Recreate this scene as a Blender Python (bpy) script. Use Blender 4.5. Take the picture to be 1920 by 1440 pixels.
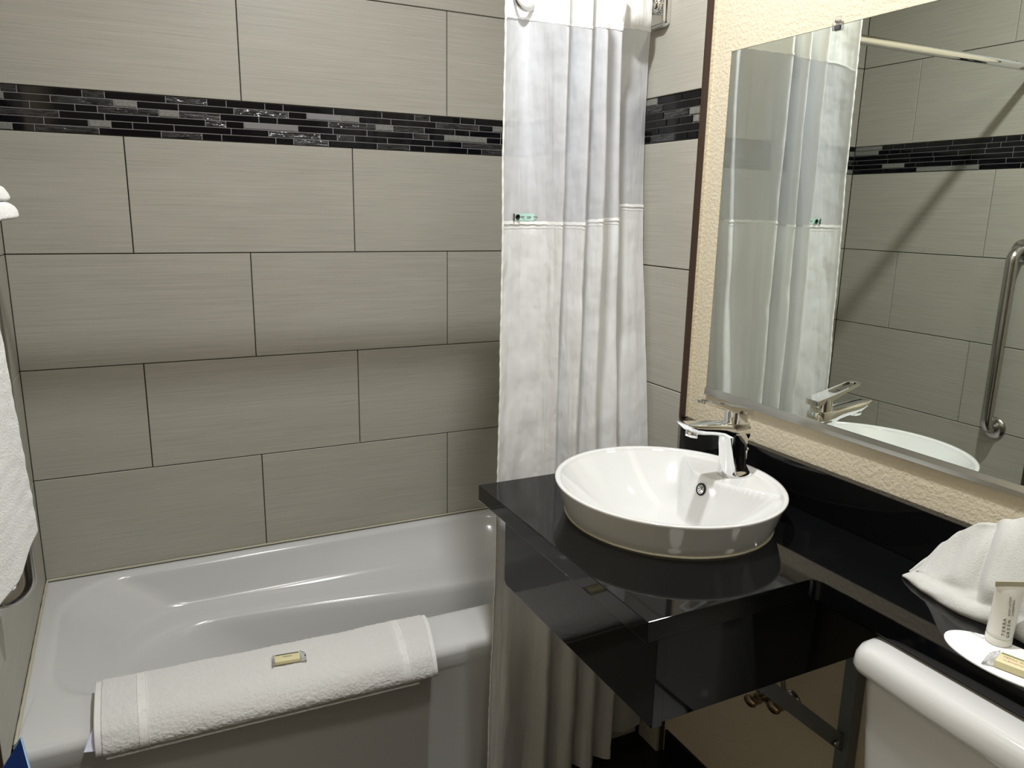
import bpy, bmesh, math, random
from math import sin, cos, pi, radians
from mathutils import Vector, Matrix, noise

random.seed(11)
sc = bpy.context.scene
for o in list(bpy.data.objects):
    bpy.data.objects.remove(o)
H = 1.345           # height of the measuring datum (a tile joint) above the floor
COL = sc.collection

# ------------------------------------------------------------------ camera
cd = bpy.data.cameras.new('camera'); cam = bpy.data.objects.new('camera', cd); COL.objects.link(cam)
cd.sensor_width = 36.0; cd.lens = 1438.24 / 1920 * 36; cd.clip_start = 0.02
f = Vector((0.436672, 0.872097, -0.220828)); r = Vector((0.895874, -0.443929, 0.018358)); u = Vector((0.082022, 0.205851, 0.975140))
cam.matrix_world = Matrix(((r.x, u.x, -f.x, 0.27879), (r.y, u.y, -f.y, -2.35493), (r.z, u.z, -f.z, 0.13395 + H), (0, 0, 0, 1)))
sc.camera = cam

# ------------------------------------------------------------------ world, light, exposure
w = bpy.data.worlds.new('world'); sc.world = w; w.use_nodes = True
w.node_tree.nodes['Background'].inputs[0].default_value = (0.9, 0.95, 1.0, 1)
w.node_tree.nodes['Background'].inputs[1].default_value = 0.02
CEIL = 1.365
LX, LY = 0.895, -1.225
ld = bpy.data.lights.new('ceiling_lamp_light', 'AREA'); ld.shape = 'DISK'; ld.size = 0.09; ld.energy = 24.0
ld.color = (0.965, 0.985, 1.0)
lo = bpy.data.objects.new('ceiling_lamp_light', ld); COL.objects.link(lo); lo.location = (LX, LY, CEIL - 0.035 + H)
l2 = bpy.data.lights.new('added_fill_light', 'AREA'); l2.shape = 'DISK'; l2.size = 0.34; l2.energy = 7.5; l2.color = (1.0, 0.97, 0.92)  # added soft fill to brighten tub and lower tiles, no known lamp
lo2 = bpy.data.objects.new('added_fill_light', l2); COL.objects.link(lo2); lo2.location = (0.72, -2.05, CEIL - 0.05 + H)
sc.view_settings.view_transform = 'Standard'; sc.view_settings.look = 'None'
sc.view_settings.gamma = 1.0; sc.view_settings.use_curve_mapping = False
sc.view_settings.exposure = 0.18

# ------------------------------------------------------------------ materials
def lin(c):
    return tuple((v / 12.92 if v <= 0.04045 else ((v + 0.055) / 1.055) ** 2.4) for v in c)

class NT:
    def __init__(s, name):
        s.m = bpy.data.materials.new(name); s.m.use_nodes = True; s.t = s.m.node_tree
        s.b = s.t.nodes['Principled BSDF']; s.out = s.t.nodes['Material Output']
    def n(s, t, **k):
        nd = s.t.nodes.new(t)
        for a, v in k.items():
            if a.startswith('i_'):
                nd.inputs[int(a[2:])].default_value = v
            else: setattr(nd, a, v)
        return nd
    def l(s, a, b): s.t.links.new(a, b)
    def setb(s, **k):
        names = dict(col='Base Color', rough='Roughness', metal='Metallic', ior='IOR', spec='Specular IOR Level', coat='Coat Weight',
                     coatr='Coat Roughness', trans='Transmission Weight', alpha='Alpha', sheen='Sheen Weight', sub='Subsurface Weight',
                     emis='Emission Color', emstr='Emission Strength')
        for a, v in k.items():
            if a in ('col', 'emis'): v = (*v, 1)
            s.b.inputs[names[a]].default_value = v
        return s
    def coords(s, kind='Object', scale=(1, 1, 1), loc=(0, 0, 0), addrand=0):
        tc = s.n('ShaderNodeTexCoord'); mp = s.n('ShaderNodeMapping'); mp.inputs['Scale'].default_value = scale
        mp.inputs['Location'].default_value = loc
        src = tc.outputs[kind]
        if addrand:
            oi = s.n('ShaderNodeObjectInfo'); mm = s.n('ShaderNodeMath', operation='MULTIPLY', i_1=addrand); s.l(oi.outputs['Random'], mm.inputs[0])
            va = s.n('ShaderNodeVectorMath', operation='ADD'); s.l(src, va.inputs[0]); s.l(mm.outputs[0], va.inputs[1]); src = va.outputs[0]
        s.l(src, mp.inputs[0]); return mp.outputs[0]
    def noise(s, vec, scale=5, detail=3, rough=0.5):
        nd = s.n('ShaderNodeTexNoise'); nd.inputs['Scale'].default_value = scale; nd.inputs['Detail'].default_value = detail
        nd.inputs['Roughness'].default_value = rough; s.l(vec, nd.inputs['Vector']); return nd.outputs[0]
    def ramp(s, fac, stops):
        nd = s.n('ShaderNodeValToRGB'); cr = nd.color_ramp
        while len(cr.elements) < len(stops): cr.elements.new(0.5)
        for e, (p, c) in zip(cr.elements, stops):
            e.position = p; e.color = (*c, 1) if len(c) == 3 else c
        s.l(fac, nd.inputs[0]); return nd.outputs[0]
    def bump(s, h, strength=0.3, dist=0.002, prev=None):
        nd = s.n('ShaderNodeBump'); nd.inputs['Strength'].default_value = strength; nd.inputs['Distance'].default_value = dist
        s.l(h, nd.inputs['Height'])
        if prev is not None: s.l(prev, nd.inputs['Normal'])
        s.l(nd.outputs[0], s.b.inputs['Normal']); return nd.outputs[0]

def simple(name, col, rough=0.5, metal=0.0, **k):
    return NT(name).setb(col=lin(col), rough=rough, metal=metal, **k).m

# linen grained grey tile
t = NT('linen_tile'); v = t.coords('Object', (5.0, 5.0, 420.0), addrand=37.0)
n1 = t.noise(v, 1.0, 4, 0.65); v2 = t.coords('Object', (1.5, 1.5, 5.0), addrand=11.0); n2 = t.noise(v2, 2.0, 3, 0.5)
mx = t.n('ShaderNodeMix', data_type='FLOAT'); mx.inputs[0].default_value = 0.18; t.l(n1, mx.inputs[2]); t.l(n2, mx.inputs[3])
c = t.ramp(mx.outputs[0], [(0.28, lin((0.615, 0.600, 0.558))), (0.5, lin((0.665, 0.651, 0.608))), (0.72, lin((0.710, 0.696, 0.653)))])
t.l(c, t.b.inputs['Base Color']); t.setb(rough=0.42, spec=0.42); t.bump(n1, 0.25, 0.0006); M_TILE = t.m
M_GROUT = simple('dark_brown_grout', (0.27, 0.24, 0.20), 0.9)
M_GROUT2 = simple('grey_mosaic_grout', (0.56, 0.55, 0.56), 0.85)
t = NT('black_glass'); t.setb(col=lin((0.05, 0.05, 0.065)), rough=0.06, spec=0.35); M_MGLASS = t.m
t = NT('rippled_dark_glass'); v = t.coords('Object', (14, 14, 90), addrand=23.0); nn = t.noise(v, 2.2, 2, 0.5)
c = t.ramp(nn, [(0.35, lin((0.06, 0.06, 0.07))), (0.65, lin((0.22, 0.22, 0.23)))]); t.l(c, t.b.inputs['Base Color'])
t.setb(rough=0.06, spec=0.6, coat=0.3, coatr=0.03); t.bump(nn, 1.0, 0.006); M_MRIP = t.m
t = NT('grey_stone_mosaic'); v = t.coords('Object', (60, 60, 60), addrand=5.0); nn = t.noise(v, 3, 3)
c = t.ramp(nn, [(0.3, lin((0.42, 0.42, 0.40))), (0.7, lin((0.52, 0.52, 0.50)))]); t.l(c, t.b.inputs['Base Color']); t.setb(rough=0.4); M_MGRAY = t.m
M_MMET = simple('brushed_metal_mosaic', (0.62, 0.62, 0.63), 0.32, 0.9)
# cream textured wall paint
def paint(name, col, s=1.0):
    t = NT(name); v = t.coords('Object', (1, 1, 1)); a = t.noise(v, 120, 4, 0.55)
    rr = t.ramp(a, [(0.44, (0, 0, 0)), (0.58, (1, 1, 1))]); b = t.noise(v, 210, 3, 0.6)
    ad = t.n('ShaderNodeMath', operation='MULTIPLY_ADD', i_1=0.3); t.l(b, ad.inputs[0]); t.l(rr, ad.inputs[2])
    t.setb(col=lin(col), rough=0.62); t.bump(ad.outputs[0], 0.42 * s, 0.0015); return t.m
M_PAINT = paint('cream_textured_paint', (0.845, 0.800, 0.705))
M_CEIL = paint('white_ceiling_paint', (0.86, 0.84, 0.79), 0.5)
M_TRIM = simple('dark_brown_trim', (0.22, 0.155, 0.115), 0.45)
M_CAULK = simple('cream_caulk', (0.72, 0.70, 0.62), 0.6)
M_TUB = NT('white_enamel_tub').setb(col=lin((0.795, 0.795, 0.79)), rough=0.15, spec=0.45).m
M_CER = NT('white_ceramic').setb(col=lin((0.845, 0.845, 0.84)), rough=0.07, spec=0.55, coat=0.5, coatr=0.03).m
t = NT('black_granite'); v = t.coords('Object'); vo = t.n('ShaderNodeTexVoronoi'); vo.inputs['Scale'].default_value = 420; t.l(v, vo.inputs['Vector'])
k1 = t.ramp(vo.outputs['Distance'], [(0.0, (1, 1, 1)), (0.16, (0, 0, 0))]); nz = t.noise(v, 95, 2); k2 = t.ramp(nz, [(0.56, (0, 0, 0)), (0.68, (1, 1, 1))])
mu = t.n('ShaderNodeMath', operation='MULTIPLY'); t.l(k1, mu.inputs[0]); t.l(k2, mu.inputs[1])
c = t.ramp(mu.outputs[0], [(0.0, lin((0.045, 0.047, 0.052))), (1.0, lin((0.34, 0.35, 0.34)))]); t.l(c, t.b.inputs['Base Color'])
t.setb(rough=0.045, spec=0.32); M_GRAN = t.m
M_CHROME = NT('polished_chrome').setb(col=(0.86, 0.87, 0.88), rough=0.035, metal=1.0).m
M_STEEL = NT('brushed_steel').setb(col=(0.50, 0.49, 0.47), rough=0.24, metal=1.0).m
M_GALV = simple('grey_bracket_paint', (0.47, 0.49, 0.50), 0.45, 0.3)
M_MIRROR = NT('silvered_glass').setb(col=(0.80, 0.845, 0.80), rough=0.0, metal=1.0).m
M_MEDGE = simple('mirror_edge_glass', (0.20, 0.24, 0.21), 0.15)
M_JCH = NT('aluminium_channel').setb(col=(0.62, 0.62, 0.60), rough=0.22, metal=1.0).m
M_CLEAR = NT('clear_plastic').setb(col=(0.95, 0.95, 0.97), rough=0.22, trans=0.92, ior=1.2).m
M_DARK = simple('dark_hole', (0.03, 0.03, 0.03), 0.6)
M_BASE = simple('black_cove_base', (0.05, 0.05, 0.05), 0.4)
M_BRASS = NT('tarnished_brass').setb(col=(0.42, 0.32, 0.22), rough=0.3, metal=1.0).m
t = NT('dark_floor_tile'); v = t.coords('Object'); a = t.noise(v, 9, 4); c = t.ramp(a, [(0.3, lin((0.08, 0.075, 0.07))), (0.7, lin((0.13, 0.12, 0.11)))])
t.l(c, t.b.inputs['Base Color']); t.setb(rough=0.35); M_FLOOR = t.m
# fabrics
def terry(name, col, sc_=900, st=0.9):
    t = NT(name); v = t.coords('Object'); a = t.noise(v, sc_, 2, 0.7); b = t.noise(v, sc_ * 0.28, 3, 0.6)
    ad = t.n('ShaderNodeMath', operation='ADD'); t.l(a, ad.inputs[0]); t.l(b, ad.inputs[1])
    t.setb(col=lin(col), rough=0.95, sheen=0.3, spec=0.15); t.bump(ad.outputs[0], st, 0.0025); return t.m
M_TERRY = terry('white_terry', (0.925, 0.92, 0.91), 900, 0.8)
def weave(name, col, axis=0, freq=900, st=0.4):
    t = NT(name); tc = t.coords('Object'); wv = t.n('ShaderNodeTexWave', bands_direction='XYZ'[axis]); wv.inputs['Scale'].default_value = freq
    t.l(tc, wv.inputs['Vector']); t.setb(col=lin(col), rough=0.8, spec=0.25); t.bump(wv.outputs[1], st, 0.0008); return t.m
M_WOVEN = weave('white_flat_weave', (0.90, 0.895, 0.885), 0, 320, 0.35)
M_CLOTH = terry('white_cotton_cloth', (0.87, 0.868, 0.85), 1100, 0.7)
def fabric(name, col, transp=0.0, transl=0.25, stripes=0.0, gloss=0.0):
    t = NT(name); t.setb(col=lin(col), rough=0.75 - gloss, spec=0.25, sheen=0.15)
    uvn = t.n('ShaderNodeUVMap'); uvn.uv_map = 'cloth'
    nz = t.noise(uvn.outputs[0], 7.0, 3, 0.5)
    mp = t.n('ShaderNodeMapping'); mp.inputs['Scale'].default_value = (5.0, 0.9, 1); mp.inputs['Rotation'].default_value = (0, 0, 0.35); t.l(uvn.outputs[0], mp.inputs[0])
    n3 = t.noise(mp.outputs[0], 3.5, 3, 0.45)
    ad = t.n('ShaderNodeMath', operation='ADD'); t.l(nz, ad.inputs[0]); t.l(n3, ad.inputs[1])
    bo = t.bump(ad.outputs[0], 0.65, 0.016)
    if stripes:
        sx = t.n('ShaderNodeSeparateXYZ'); t.l(uvn.outputs[0], sx.inputs[0])
        m1 = t.n('ShaderNodeMath', operation='MULTIPLY', i_1=2 * pi / 0.060); t.l(sx.outputs[0], m1.inputs[0])
        m2 = t.n('ShaderNodeMath', operation='SINE'); t.l(m1.outputs[0], m2.inputs[0])
        c = t.ramp(m2.outputs[0], [(0.44, lin(tuple(v - stripes for v in col))), (0.56, lin(col))]); t.l(c, t.b.inputs['Base Color'])
        cr = t.ramp(m2.outputs[0], [(0.44, (0.62,) * 3), (0.56, (0.42,) * 3)]); t.l(cr, t.b.inputs['Roughness'])
    tl = t.n('ShaderNodeBsdfTranslucent'); tl.inputs[0].default_value = (*lin(col), 1); t.l(bo, tl.inputs['Normal'])
    ms = t.n('ShaderNodeMixShader'); ms.inputs[0].default_value = transl; t.l(t.b.outputs[0], ms.inputs[1]); t.l(tl.outputs[0], ms.inputs[2])
    last = ms.outputs[0]
    if transp:
        tr = t.n('ShaderNodeBsdfTransparent'); m3 = t.n('ShaderNodeMixShader'); m3.inputs[0].default_value = transp
        t.l(last, m3.inputs[1]); t.l(tr.outputs[0], m3.inputs[2]); last = m3.outputs[0]
    t.l(last, t.out.inputs[0]); return t.m
M_CURT = fabric('white_striped_curtain', (0.95, 0.95, 0.95), 0, 0.25, 0.018, 0.1)
M_HEAD = fabric('white_curtain_header', (0.96, 0.96, 0.95), 0, 0.2)
M_SHEER = fabric('sheer_voile', (0.89, 0.895, 0.91), 0.24, 0.25)
M_TAPE = simple('white_seam_tape', (0.95, 0.95, 0.94), 0.7)
M_LABEL = simple('pale_green_label', (0.70, 0.84, 0.79), 0.5)
M_INK = simple('grey_ink', (0.30, 0.28, 0.28), 0.6)
M_INKD = simple('black_ink', (0.06, 0.08, 0.07), 0.5)
M_TAG = simple('pale_violet_care_label', (0.82, 0.82, 0.90), 0.5)
M_PAPER = simple('white_card_paper', (0.95, 0.95, 0.945), 0.55)
M_SOAP = simple('cream_soap_wrap', (0.86, 0.83, 0.66), 0.35)
M_GREEN = simple('olive_green_stripe', (0.45, 0.50, 0.28), 0.4)
M_GREEND = simple('dark_green_stripe', (0.20, 0.22, 0.12), 0.4)
M_PINK = simple('pink_print', (0.78, 0.55, 0.52), 0.5)
M_TUBE = NT('frosted_tube_plastic').setb(col=lin((0.94, 0.935, 0.90)), rough=0.32, trans=0.12, ior=1.35).m
M_CRIMP = simple('tube_crimp', (0.70, 0.68, 0.58), 0.4)
M_BLUE = simple('blue_board', (0.02, 0.22, 0.55), 0.5)
M_BEDGE = simple('pale_blue_edge', (0.70, 0.82, 0.92), 0.5)
M_LAMP = NT('lamp_diffuser').setb(col=(0.9, 0.9, 0.88), rough=0.5, emis=(1, 0.96, 0.9), emstr=6.0).m
M_FILL = NT('fill_light_diffuser').setb(col=(0.9, 0.9, 0.88), rough=0.5, emis=(1, 0.95, 0.88), emstr=1.5).m  # glow for the added fill fixture
M_WHITE = simple('white_metal', (0.9, 0.9, 0.88), 0.4)

# ------------------------------------------------------------------ helpers (all coordinates are from the tile-joint datum; H lifts them)
def root(name, label, cat, loc, group=None):
    o = bpy.data.objects.new(name, None); o.empty_display_size = 0.05; COL.objects.link(o)
    o.location = (loc[0], loc[1], loc[2] + H); o['label'] = label; o['category'] = cat
    if group: o['group'] = group
    return o
def wloc(o):
    v = Vector((0, 0, 0))
    while o is not None: v += o.location; o = o.parent
    return v
def link(name, me, mat, parent, loc=None):
    if mat is not None and not me.materials: me.materials.append(mat)
    o = bpy.data.objects.new(name, me); COL.objects.link(o)
    if parent is not None: o.parent = parent
    if loc is not None: o.location = loc
    return o
def G(name, vs, fs, mat, parent=None, smooth=True, label=None, cat=None, uv=None, base=None, sharp=None):
    """mesh object; vertices in datum coordinates"""
    off = wloc(parent) if parent is not None else Vector((0, 0, 0))
    if parent is None:
        if base is None:
            xs = [v[0] for v in vs]; ys = [v[1] for v in vs]; zs = [v[2] for v in vs]
            base = ((min(xs) + max(xs)) / 2, (min(ys) + max(ys)) / 2, min(zs))
        off = Vector((base[0], base[1], base[2] + H))
    me = bpy.data.meshes.new(name); me.from_pydata([(v[0] - off.x, v[1] - off.y, v[2] + H - off.z) for v in vs], [], fs)
    if smooth:
        me.polygons.foreach_set('use_smooth', [True] * len(me.polygons))
    if uv is not None:
        ul = me.uv_layers.new(name='cloth')
        for lp in me.loops: ul.data[lp.index].uv = uv[lp.vertex_index]
    if sharp is not None: me.set_sharp_from_angle(angle=radians(sharp))
    me.update()
    o = link(name, me, mat, parent, None if parent is not None else off)
    if label: o['label'] = label
    if cat: o['category'] = cat
    return o
def bmG(name, bm, mat, parent=None, smooth=False, sharp=None, **k):
    bm.normal_update(); bm.verts.index_update()
    vs = [tuple(v.co) for v in bm.verts]; fs = [[v.index for v in fc.verts] for fc in bm.faces]; bm.free()
    return G(name, vs, fs, mat, parent, smooth, sharp=sharp, **k)
def box_bm(x0, x1, y0, y1, z0, z1, bev=0.0, seg=2, bm=None):
    own = bm is None
    bm = bmesh.new()
    bmesh.ops.create_cube(bm, size=1.0)
    for v in bm.verts:
        v.co = Vector(((x0 + x1) / 2 + v.co.x * (x1 - x0), (y0 + y1) / 2 + v.co.y * (y1 - y0), (z0 + z1) / 2 + v.co.z * (z1 - z0)))
    if bev: bmesh.ops.bevel(bm, geom=bm.edges[:], offset=bev, segments=seg, profile=0.5, affect='EDGES')
    return bm
def box(name, x0, x1, y0, y1, z0, z1, mat, parent=None, bev=0.0, seg=2, **k):
    return bmG(name, box_bm(x0, x1, y0, y1, z0, z1, bev, seg), mat, parent, smooth=False, **k)
def prism(name, poly, z0, z1, mat, parent=None, bev=0.0, axis='z', **k):
    """extrude polygon; axis z: poly xy; axis y: poly xz; axis x: poly yz"""
    bm = bmesh.new()
    def P(a, b, c): return {'z': (a, b, c), 'y': (a, c, b), 'x': (c, a, b)}[axis]
    lo_ = [bm.verts.new(P(a, b, z0)) for a, b in poly]; hi = [bm.verts.new(P(a, b, z1)) for a, b in poly]
    n = len(poly); bm.faces.new(lo_); bm.faces.new(hi)
    for i in range(n): bm.faces.new((lo_[i], lo_[(i + 1) % n], hi[(i + 1) % n], hi[i]))
    bmesh.ops.recalc_face_normals(bm, faces=bm.faces[:])
    if bev: bmesh.ops.bevel(bm, geom=bm.edges[:], offset=bev, segments=2, profile=0.5, affect='EDGES')
    return bmG(name, bm, mat, parent, smooth=False, **k)
def loft(rings, cap0=False, cap1=False, closed=True):
    vs = []; fs = []; n = len(rings[0])
    for rg in rings: vs += [tuple(p) for p in rg]
    for i in range(len(rings) - 1):
        for j in range(n if closed else n - 1):
            a = i * n + j; b = i * n + (j + 1) % n; fs.append((a, b, b + n, a + n))
    if cap0: fs.append(tuple(range(n))[::-1])
    if cap1: fs.append(tuple(range((len(rings) - 1) * n, len(rings) * n)))
    return vs, fs
def fixn(vs, fs):
    bm = bmesh.new(); bv = [bm.verts.new(v) for v in vs]
    for f_ in fs:
        try: bm.faces.new([bv[i] for i in f_])
        except ValueError: pass
    bmesh.ops.recalc_face_normals(bm, faces=bm.faces[:]); return bm
def L(name, rings, mat, parent=None, cap0=True, cap1=True, sharp=None, **k):
    return bmG(name, fixn(*loft(rings, cap0, cap1)), mat, parent, smooth=True, sharp=sharp, **k)
def sweep(path, rad, n=16, flat=1.0):
    rings = []; path = [Vector(p) for p in path]; up = None
    for i, p in enumerate(path):
        d = (path[min(i + 1, len(path) - 1)] - path[max(i - 1, 0)]).normalized()
        if up is None:
            up = Vector((0, 0, 1)) if abs(d.z) < 0.9 else Vector((0, 1, 0))
        s_ = d.cross(up).normalized(); up = s_.cross(d).normalized()
        rr_ = rad[i] if isinstance(rad, (list, tuple)) else rad
        rings.append([tuple(p + s_ * cos(2 * pi * j / n) * rr_ + up * sin(2 * pi * j / n) * rr_ * flat) for j in range(n)])
    return rings
def lathe(c, prof, n=40, axis='z', ax=1.0, ay=1.0):
    rings = []
    for rr_, h in prof:
        rg = []
        for j in range(n):
            a = 2 * pi * j / n; p, q = cos(a) * rr_ * ax, sin(a) * rr_ * ay
            rg.append({'z': (c[0] + p, c[1] + q, c[2] + h), 'x': (c[0] + h, c[1] + p, c[2] + q), 'y': (c[0] + p, c[1] + h, c[2] + q)}[axis])
        rings.append(rg)
    return rings
def arc(cx, cy, r_, a0, a1, n):
    return [(cx + r_ * cos(radians(a0 + (a1 - a0) * i / n)), cy + r_ * sin(radians(a0 + (a1 - a0) * i / n))) for i in range(n + 1)]
def cat_rom(pts, n):
    """resample points with Catmull-Rom, n per segment"""
    out = []; P_ = [Vector(p) for p in pts]
    for i in range(len(P_) - 1):
        p0 = P_[max(i - 1, 0)]; p1 = P_[i]; p2 = P_[i + 1]; p3 = P_[min(i + 2, len(P_) - 1)]
        for k in range(n):
            t_ = k / n
            out.append(0.5 * ((2 * p1) + (p2 - p0) * t_ + (2 * p0 - 5 * p1 + 4 * p2 - p3) * t_ ** 2 + (3 * p1 - p0 - 3 * p2 + p3) * t_ ** 3))
    out.append(P_[-1]); return out
def sm(a, b, x):
    t_ = max(0.0, min(1.0, (x - a) / (b - a))); return t_ * t_ * (3 - 2 * t_)
def text(name, body, size, mat, parent, M, extrude=0.0003, squash=(1, 1)):
    cu = bpy.data.curves.new('t', 'FONT'); cu.body = body; cu.size = size; cu.extrude = extrude; cu.align_x = 'CENTER'; cu.align_y = 'CENTER'
    cu.resolution_u = 2
    to = bpy.data.objects.new('t', cu); COL.objects.link(to)
    dg = bpy.context.evaluated_depsgraph_get(); me = bpy.data.meshes.new_from_object(to.evaluated_get(dg))
    bpy.data.objects.remove(to); me.materials.clear()
    off = wloc(parent)
    for v_ in me.vertices:
        q = M @ Vector((v_.co.x * squash[0], v_.co.y * squash[1], v_.co.z)); v_.co = (q.x - off.x, q.y - off.y, q.z + H - off.z)
    me.materials.append(mat); return link(name, me, None, parent)
def frame(origin, xdir, ydir):
    x = Vector(xdir).normalized(); y = Vector(ydir); y = (y - x * y.dot(x)).normalized(); z = x.cross(y)
    return Matrix(((x.x, y.x, z.x, origin[0]), (x.y, y.y, z.y, origin[1]), (x.z, y.z, z.z, origin[2]), (0, 0, 0, 1)))

# ------------------------------------------------------------------ dimensions
TH = 0.3065; TW = 0.6125; MH = 0.1087
W = 1.499; WD = 1.524; YT = -0.866; ZF = -H; YN = -2.95; XL = -0.02
zm0 = TH; zm1 = TH + MH; z2 = zm1 + TH; z3 = CEIL
ZT = -0.912; ZC = -0.468

# ------------------------------------------------------------------ room shell
def struct(o, label=None):
    o['kind'] = 'structure'
    if label: o['label'] = label
    return o
floor = struct(box('floor', XL - 0.1, WD + 0.1, YN - 0.1, 0.12, ZF - 0.05, ZF, M_FLOOR), 'dark floor of the bathroom')
ceil = struct(box('ceiling', XL - 0.1, WD + 0.1, YN - 0.1, 0.12, CEIL, CEIL + 0.05, M_CEIL), 'white textured ceiling')
wb = struct(box('wall_back', XL - 0.1, WD + 0.1, 0.0085, 0.12, ZF, CEIL, M_GROUT), 'grey tiled wall behind the bathtub')
wn = struct(box('wall_front', XL - 0.1, WD + 0.1, YN - 0.1, YN, ZF, CEIL, paint('taupe_wall_paint', (0.50, 0.47, 0.42), 0.4)), 'taupe painted wall opposite the bathtub')
wr = struct(box('wall_right', WD, WD + 0.1, YN, 0.0085, ZF, CEIL, M_PAINT), 'cream textured wall holding the mirror, tiled beside the bathtub')
wl = struct(box('wall_left', XL - 0.1, XL, YN, 0.0085, ZF, CEIL, M_PAINT), 'left wall, tiled beside the bathtub')
tbl = box('tile_backing', XL, -0.0085, YT, 0.0085, ZF, CEIL, M_GROUT, wl)
tbr = box('tile_backing', W + 0.0085, WD, YT, 0.0085, ZF, CEIL, M_GROUT, wr)
dn = struct(box('door_1', 0.25, 1.05, YN, YN + 0.03, ZF + 0.005, ZF + 2.03, simple('dark_wood_door', (0.30, 0.22, 0.16), 0.4), bev=0.003), 'flat dark wood door in the wall opposite the bathtub')
hk = L('door_handle', sweep([(0.33, YN + 0.02, ZF + 0.98), (0.33, YN + 0.075, ZF + 0.98), (0.35, YN + 0.08, ZF + 0.98), (0.45, YN + 0.08, ZF + 0.98)], 0.009), M_CHROME, dn)

# --- large tiles, each an object; shared meshes by size
tcache = {}
def tile_mesh(w_, h_, bev=0.0012):
    key = (round(w_, 4), round(h_, 4))
    if key in tcache: return tcache[key]
    bm = box_bm(-w_ / 2, w_ / 2, 0, 0.0085, -h_ / 2, h_ / 2)
    front = [e for e in bm.edges if all(v_.co.y < 0.001 for v_ in e.verts)]
    bmesh.ops.bevel(bm, geom=front, offset=bev, segments=1, affect='EDGES')
    me = bpy.data.meshes.new('tile'); bm.to_mesh(me); bm.free(); me.materials.append(M_TILE); tcache[key] = me; return me
GR = 0.0026
def put(name, me, parent, side, a, z, proud=0.0):
    """a: running coordinate of the centre (x on the back wall, y on the side walls)"""
    o = bpy.data.objects.new(name, me); COL.objects.link(o); o.parent = parent
    if side == 'b': p = Vector((a, 0 - proud, z)); o.rotation_euler = (0, 0, 0)
    if side == 'r': p = Vector((W - proud, a, z)); o.rotation_euler = (0, 0, -pi / 2)
    if side == 'l': p = Vector((0 + proud, a, z)); o.rotation_euler = (0, 0, pi / 2)
    o.location = Vector((p.x, p.y, p.z + H)) - wloc(parent); return o
rows = [(z2 + TH, z3, 'B'), (z2, z2 + TH, 'A'), (zm1, z2, 'B'), (0, zm0, 'A'), (-TH, 0, 'B'), (-2 * TH, -TH, 'A'), (ZT + 0.004, -2 * TH, 'B')]
def tile_row(parent, side, a0, a1, joints, z0_, z1_):
    js = sorted([a0] + [j for j in joints if a0 + 0.02 < j < a1 - 0.02] + [a1])
    for p_, q_ in zip(js[:-1], js[1:]):
        h_ = z1_ - z0_ - GR
        put('tile', tile_mesh(q_ - p_ - GR, h_), parent, side, (p_ + q_) / 2, (z0_ + z1_) / 2, random.uniform(0, 0.0004))
for z0_, z1_, k in rows:
    xo = 0.2972 if k == 'A' else 0.6018
    if z0_ == zm1: xo = 0.6003
    tile_row(wb, 'b', 0, W, [xo + i * TW for i in range(-2, 4)], z0_, z1_)
    yo = -0.6051 if k == 'A' else -0.2595
    tile_row(wl, 'l', YT, 0, [yo + i * TW for i in range(-2, 4)], z0_, z1_)
    tile_row(wr, 'r', YT, 0, [(-0.30 if k == 'A' else -0.56) + i * TW for i in range(-2, 4)], z0_, z1_)
# tile below the rim of the tub on the side walls (seen only where the tub leaves it)
for z0_, z1_ in ((-4 * TH, -3 * TH), (-H, -4 * TH)):
    tile_row(wr, 'r', YT, -0.78, [], z0_, z1_); tile_row(wl, 'l', YT, -0.78, [], z0_, z1_)
tile_row(wr, 'r', YT, -0.78, [], -3 * TH, ZT); tile_row(wl, 'l', YT, -0.78, [], -3 * TH, ZT)

# --- mosaic band
mc = {}
def mos_mesh(w_, kind):
    key = (round(w_, 3), kind)
    if key in mc: return mc[key]
    h_ = MH / 6 - 0.0026
    bm = box_bm(-w_ / 2, w_ / 2, -0.0005, 0.0085, -h_ / 2, h_ / 2)
    front = [e for e in bm.edges if all(v_.co.y < 0.001 for v_ in e.verts)]
    bmesh.ops.bevel(bm, geom=front, offset=0.0011, segments=2, affect='EDGES')
    me = bpy.data.meshes.new('mosaic_tile'); bm.to_mesh(me); bm.free()
    me.materials.append({'D': M_MGLASS, 'R': M_MRIP, 'G': M_MGRAY, 'M': M_MMET}[kind]); mc[key] = me; return me
MJ = [([0.034, 0.069, 0.211, 0.262, 0.407, 0.51, 0.56, 0.663, 0.713, 0.857, 1.003, 1.107, 1.156, 1.258, 1.309, 1.41], 'DRDRDRDDDDDDRDDDD'),
      ([0.039, 0.139, 0.282, 0.336, 0.437, 0.579, 0.727, 0.779, 0.879, 0.932, 1.031, 1.177, 1.323, 1.372, 1.46], 'GDRGDDRDMGDDRDGD'),
      ([0.093, 0.192, 0.243, 0.388, 0.437, 0.542, 0.645, 0.695, 0.841, 0.984, 1.037, 1.138, 1.24, 1.29, 1.40], 'DDDRGRDDDRGRDDDR'),
      ([0.155, 0.258, 0.36, 0.503, 0.556, 0.604, 0.752, 0.854, 0.956, 1.101, 1.153, 1.205, 1.35, 1.40], 'RDDDRDMDDDRDGDD'),
      ([0.12, 0.219, 0.271, 0.322, 0.423, 0.569, 0.67, 0.815, 0.866, 0.918, 1.019, 1.166, 1.264, 1.41], 'DDGDDDDRDRDDDRD'),
      ([0.05, 0.098, 0.242, 0.39, 0.492, 0.543, 0.689, 0.739, 0.839, 0.987, 1.09, 1.139, 1.284, 1.333, 1.43], 'GDRDRDDDRDRDDDRD')]
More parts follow.
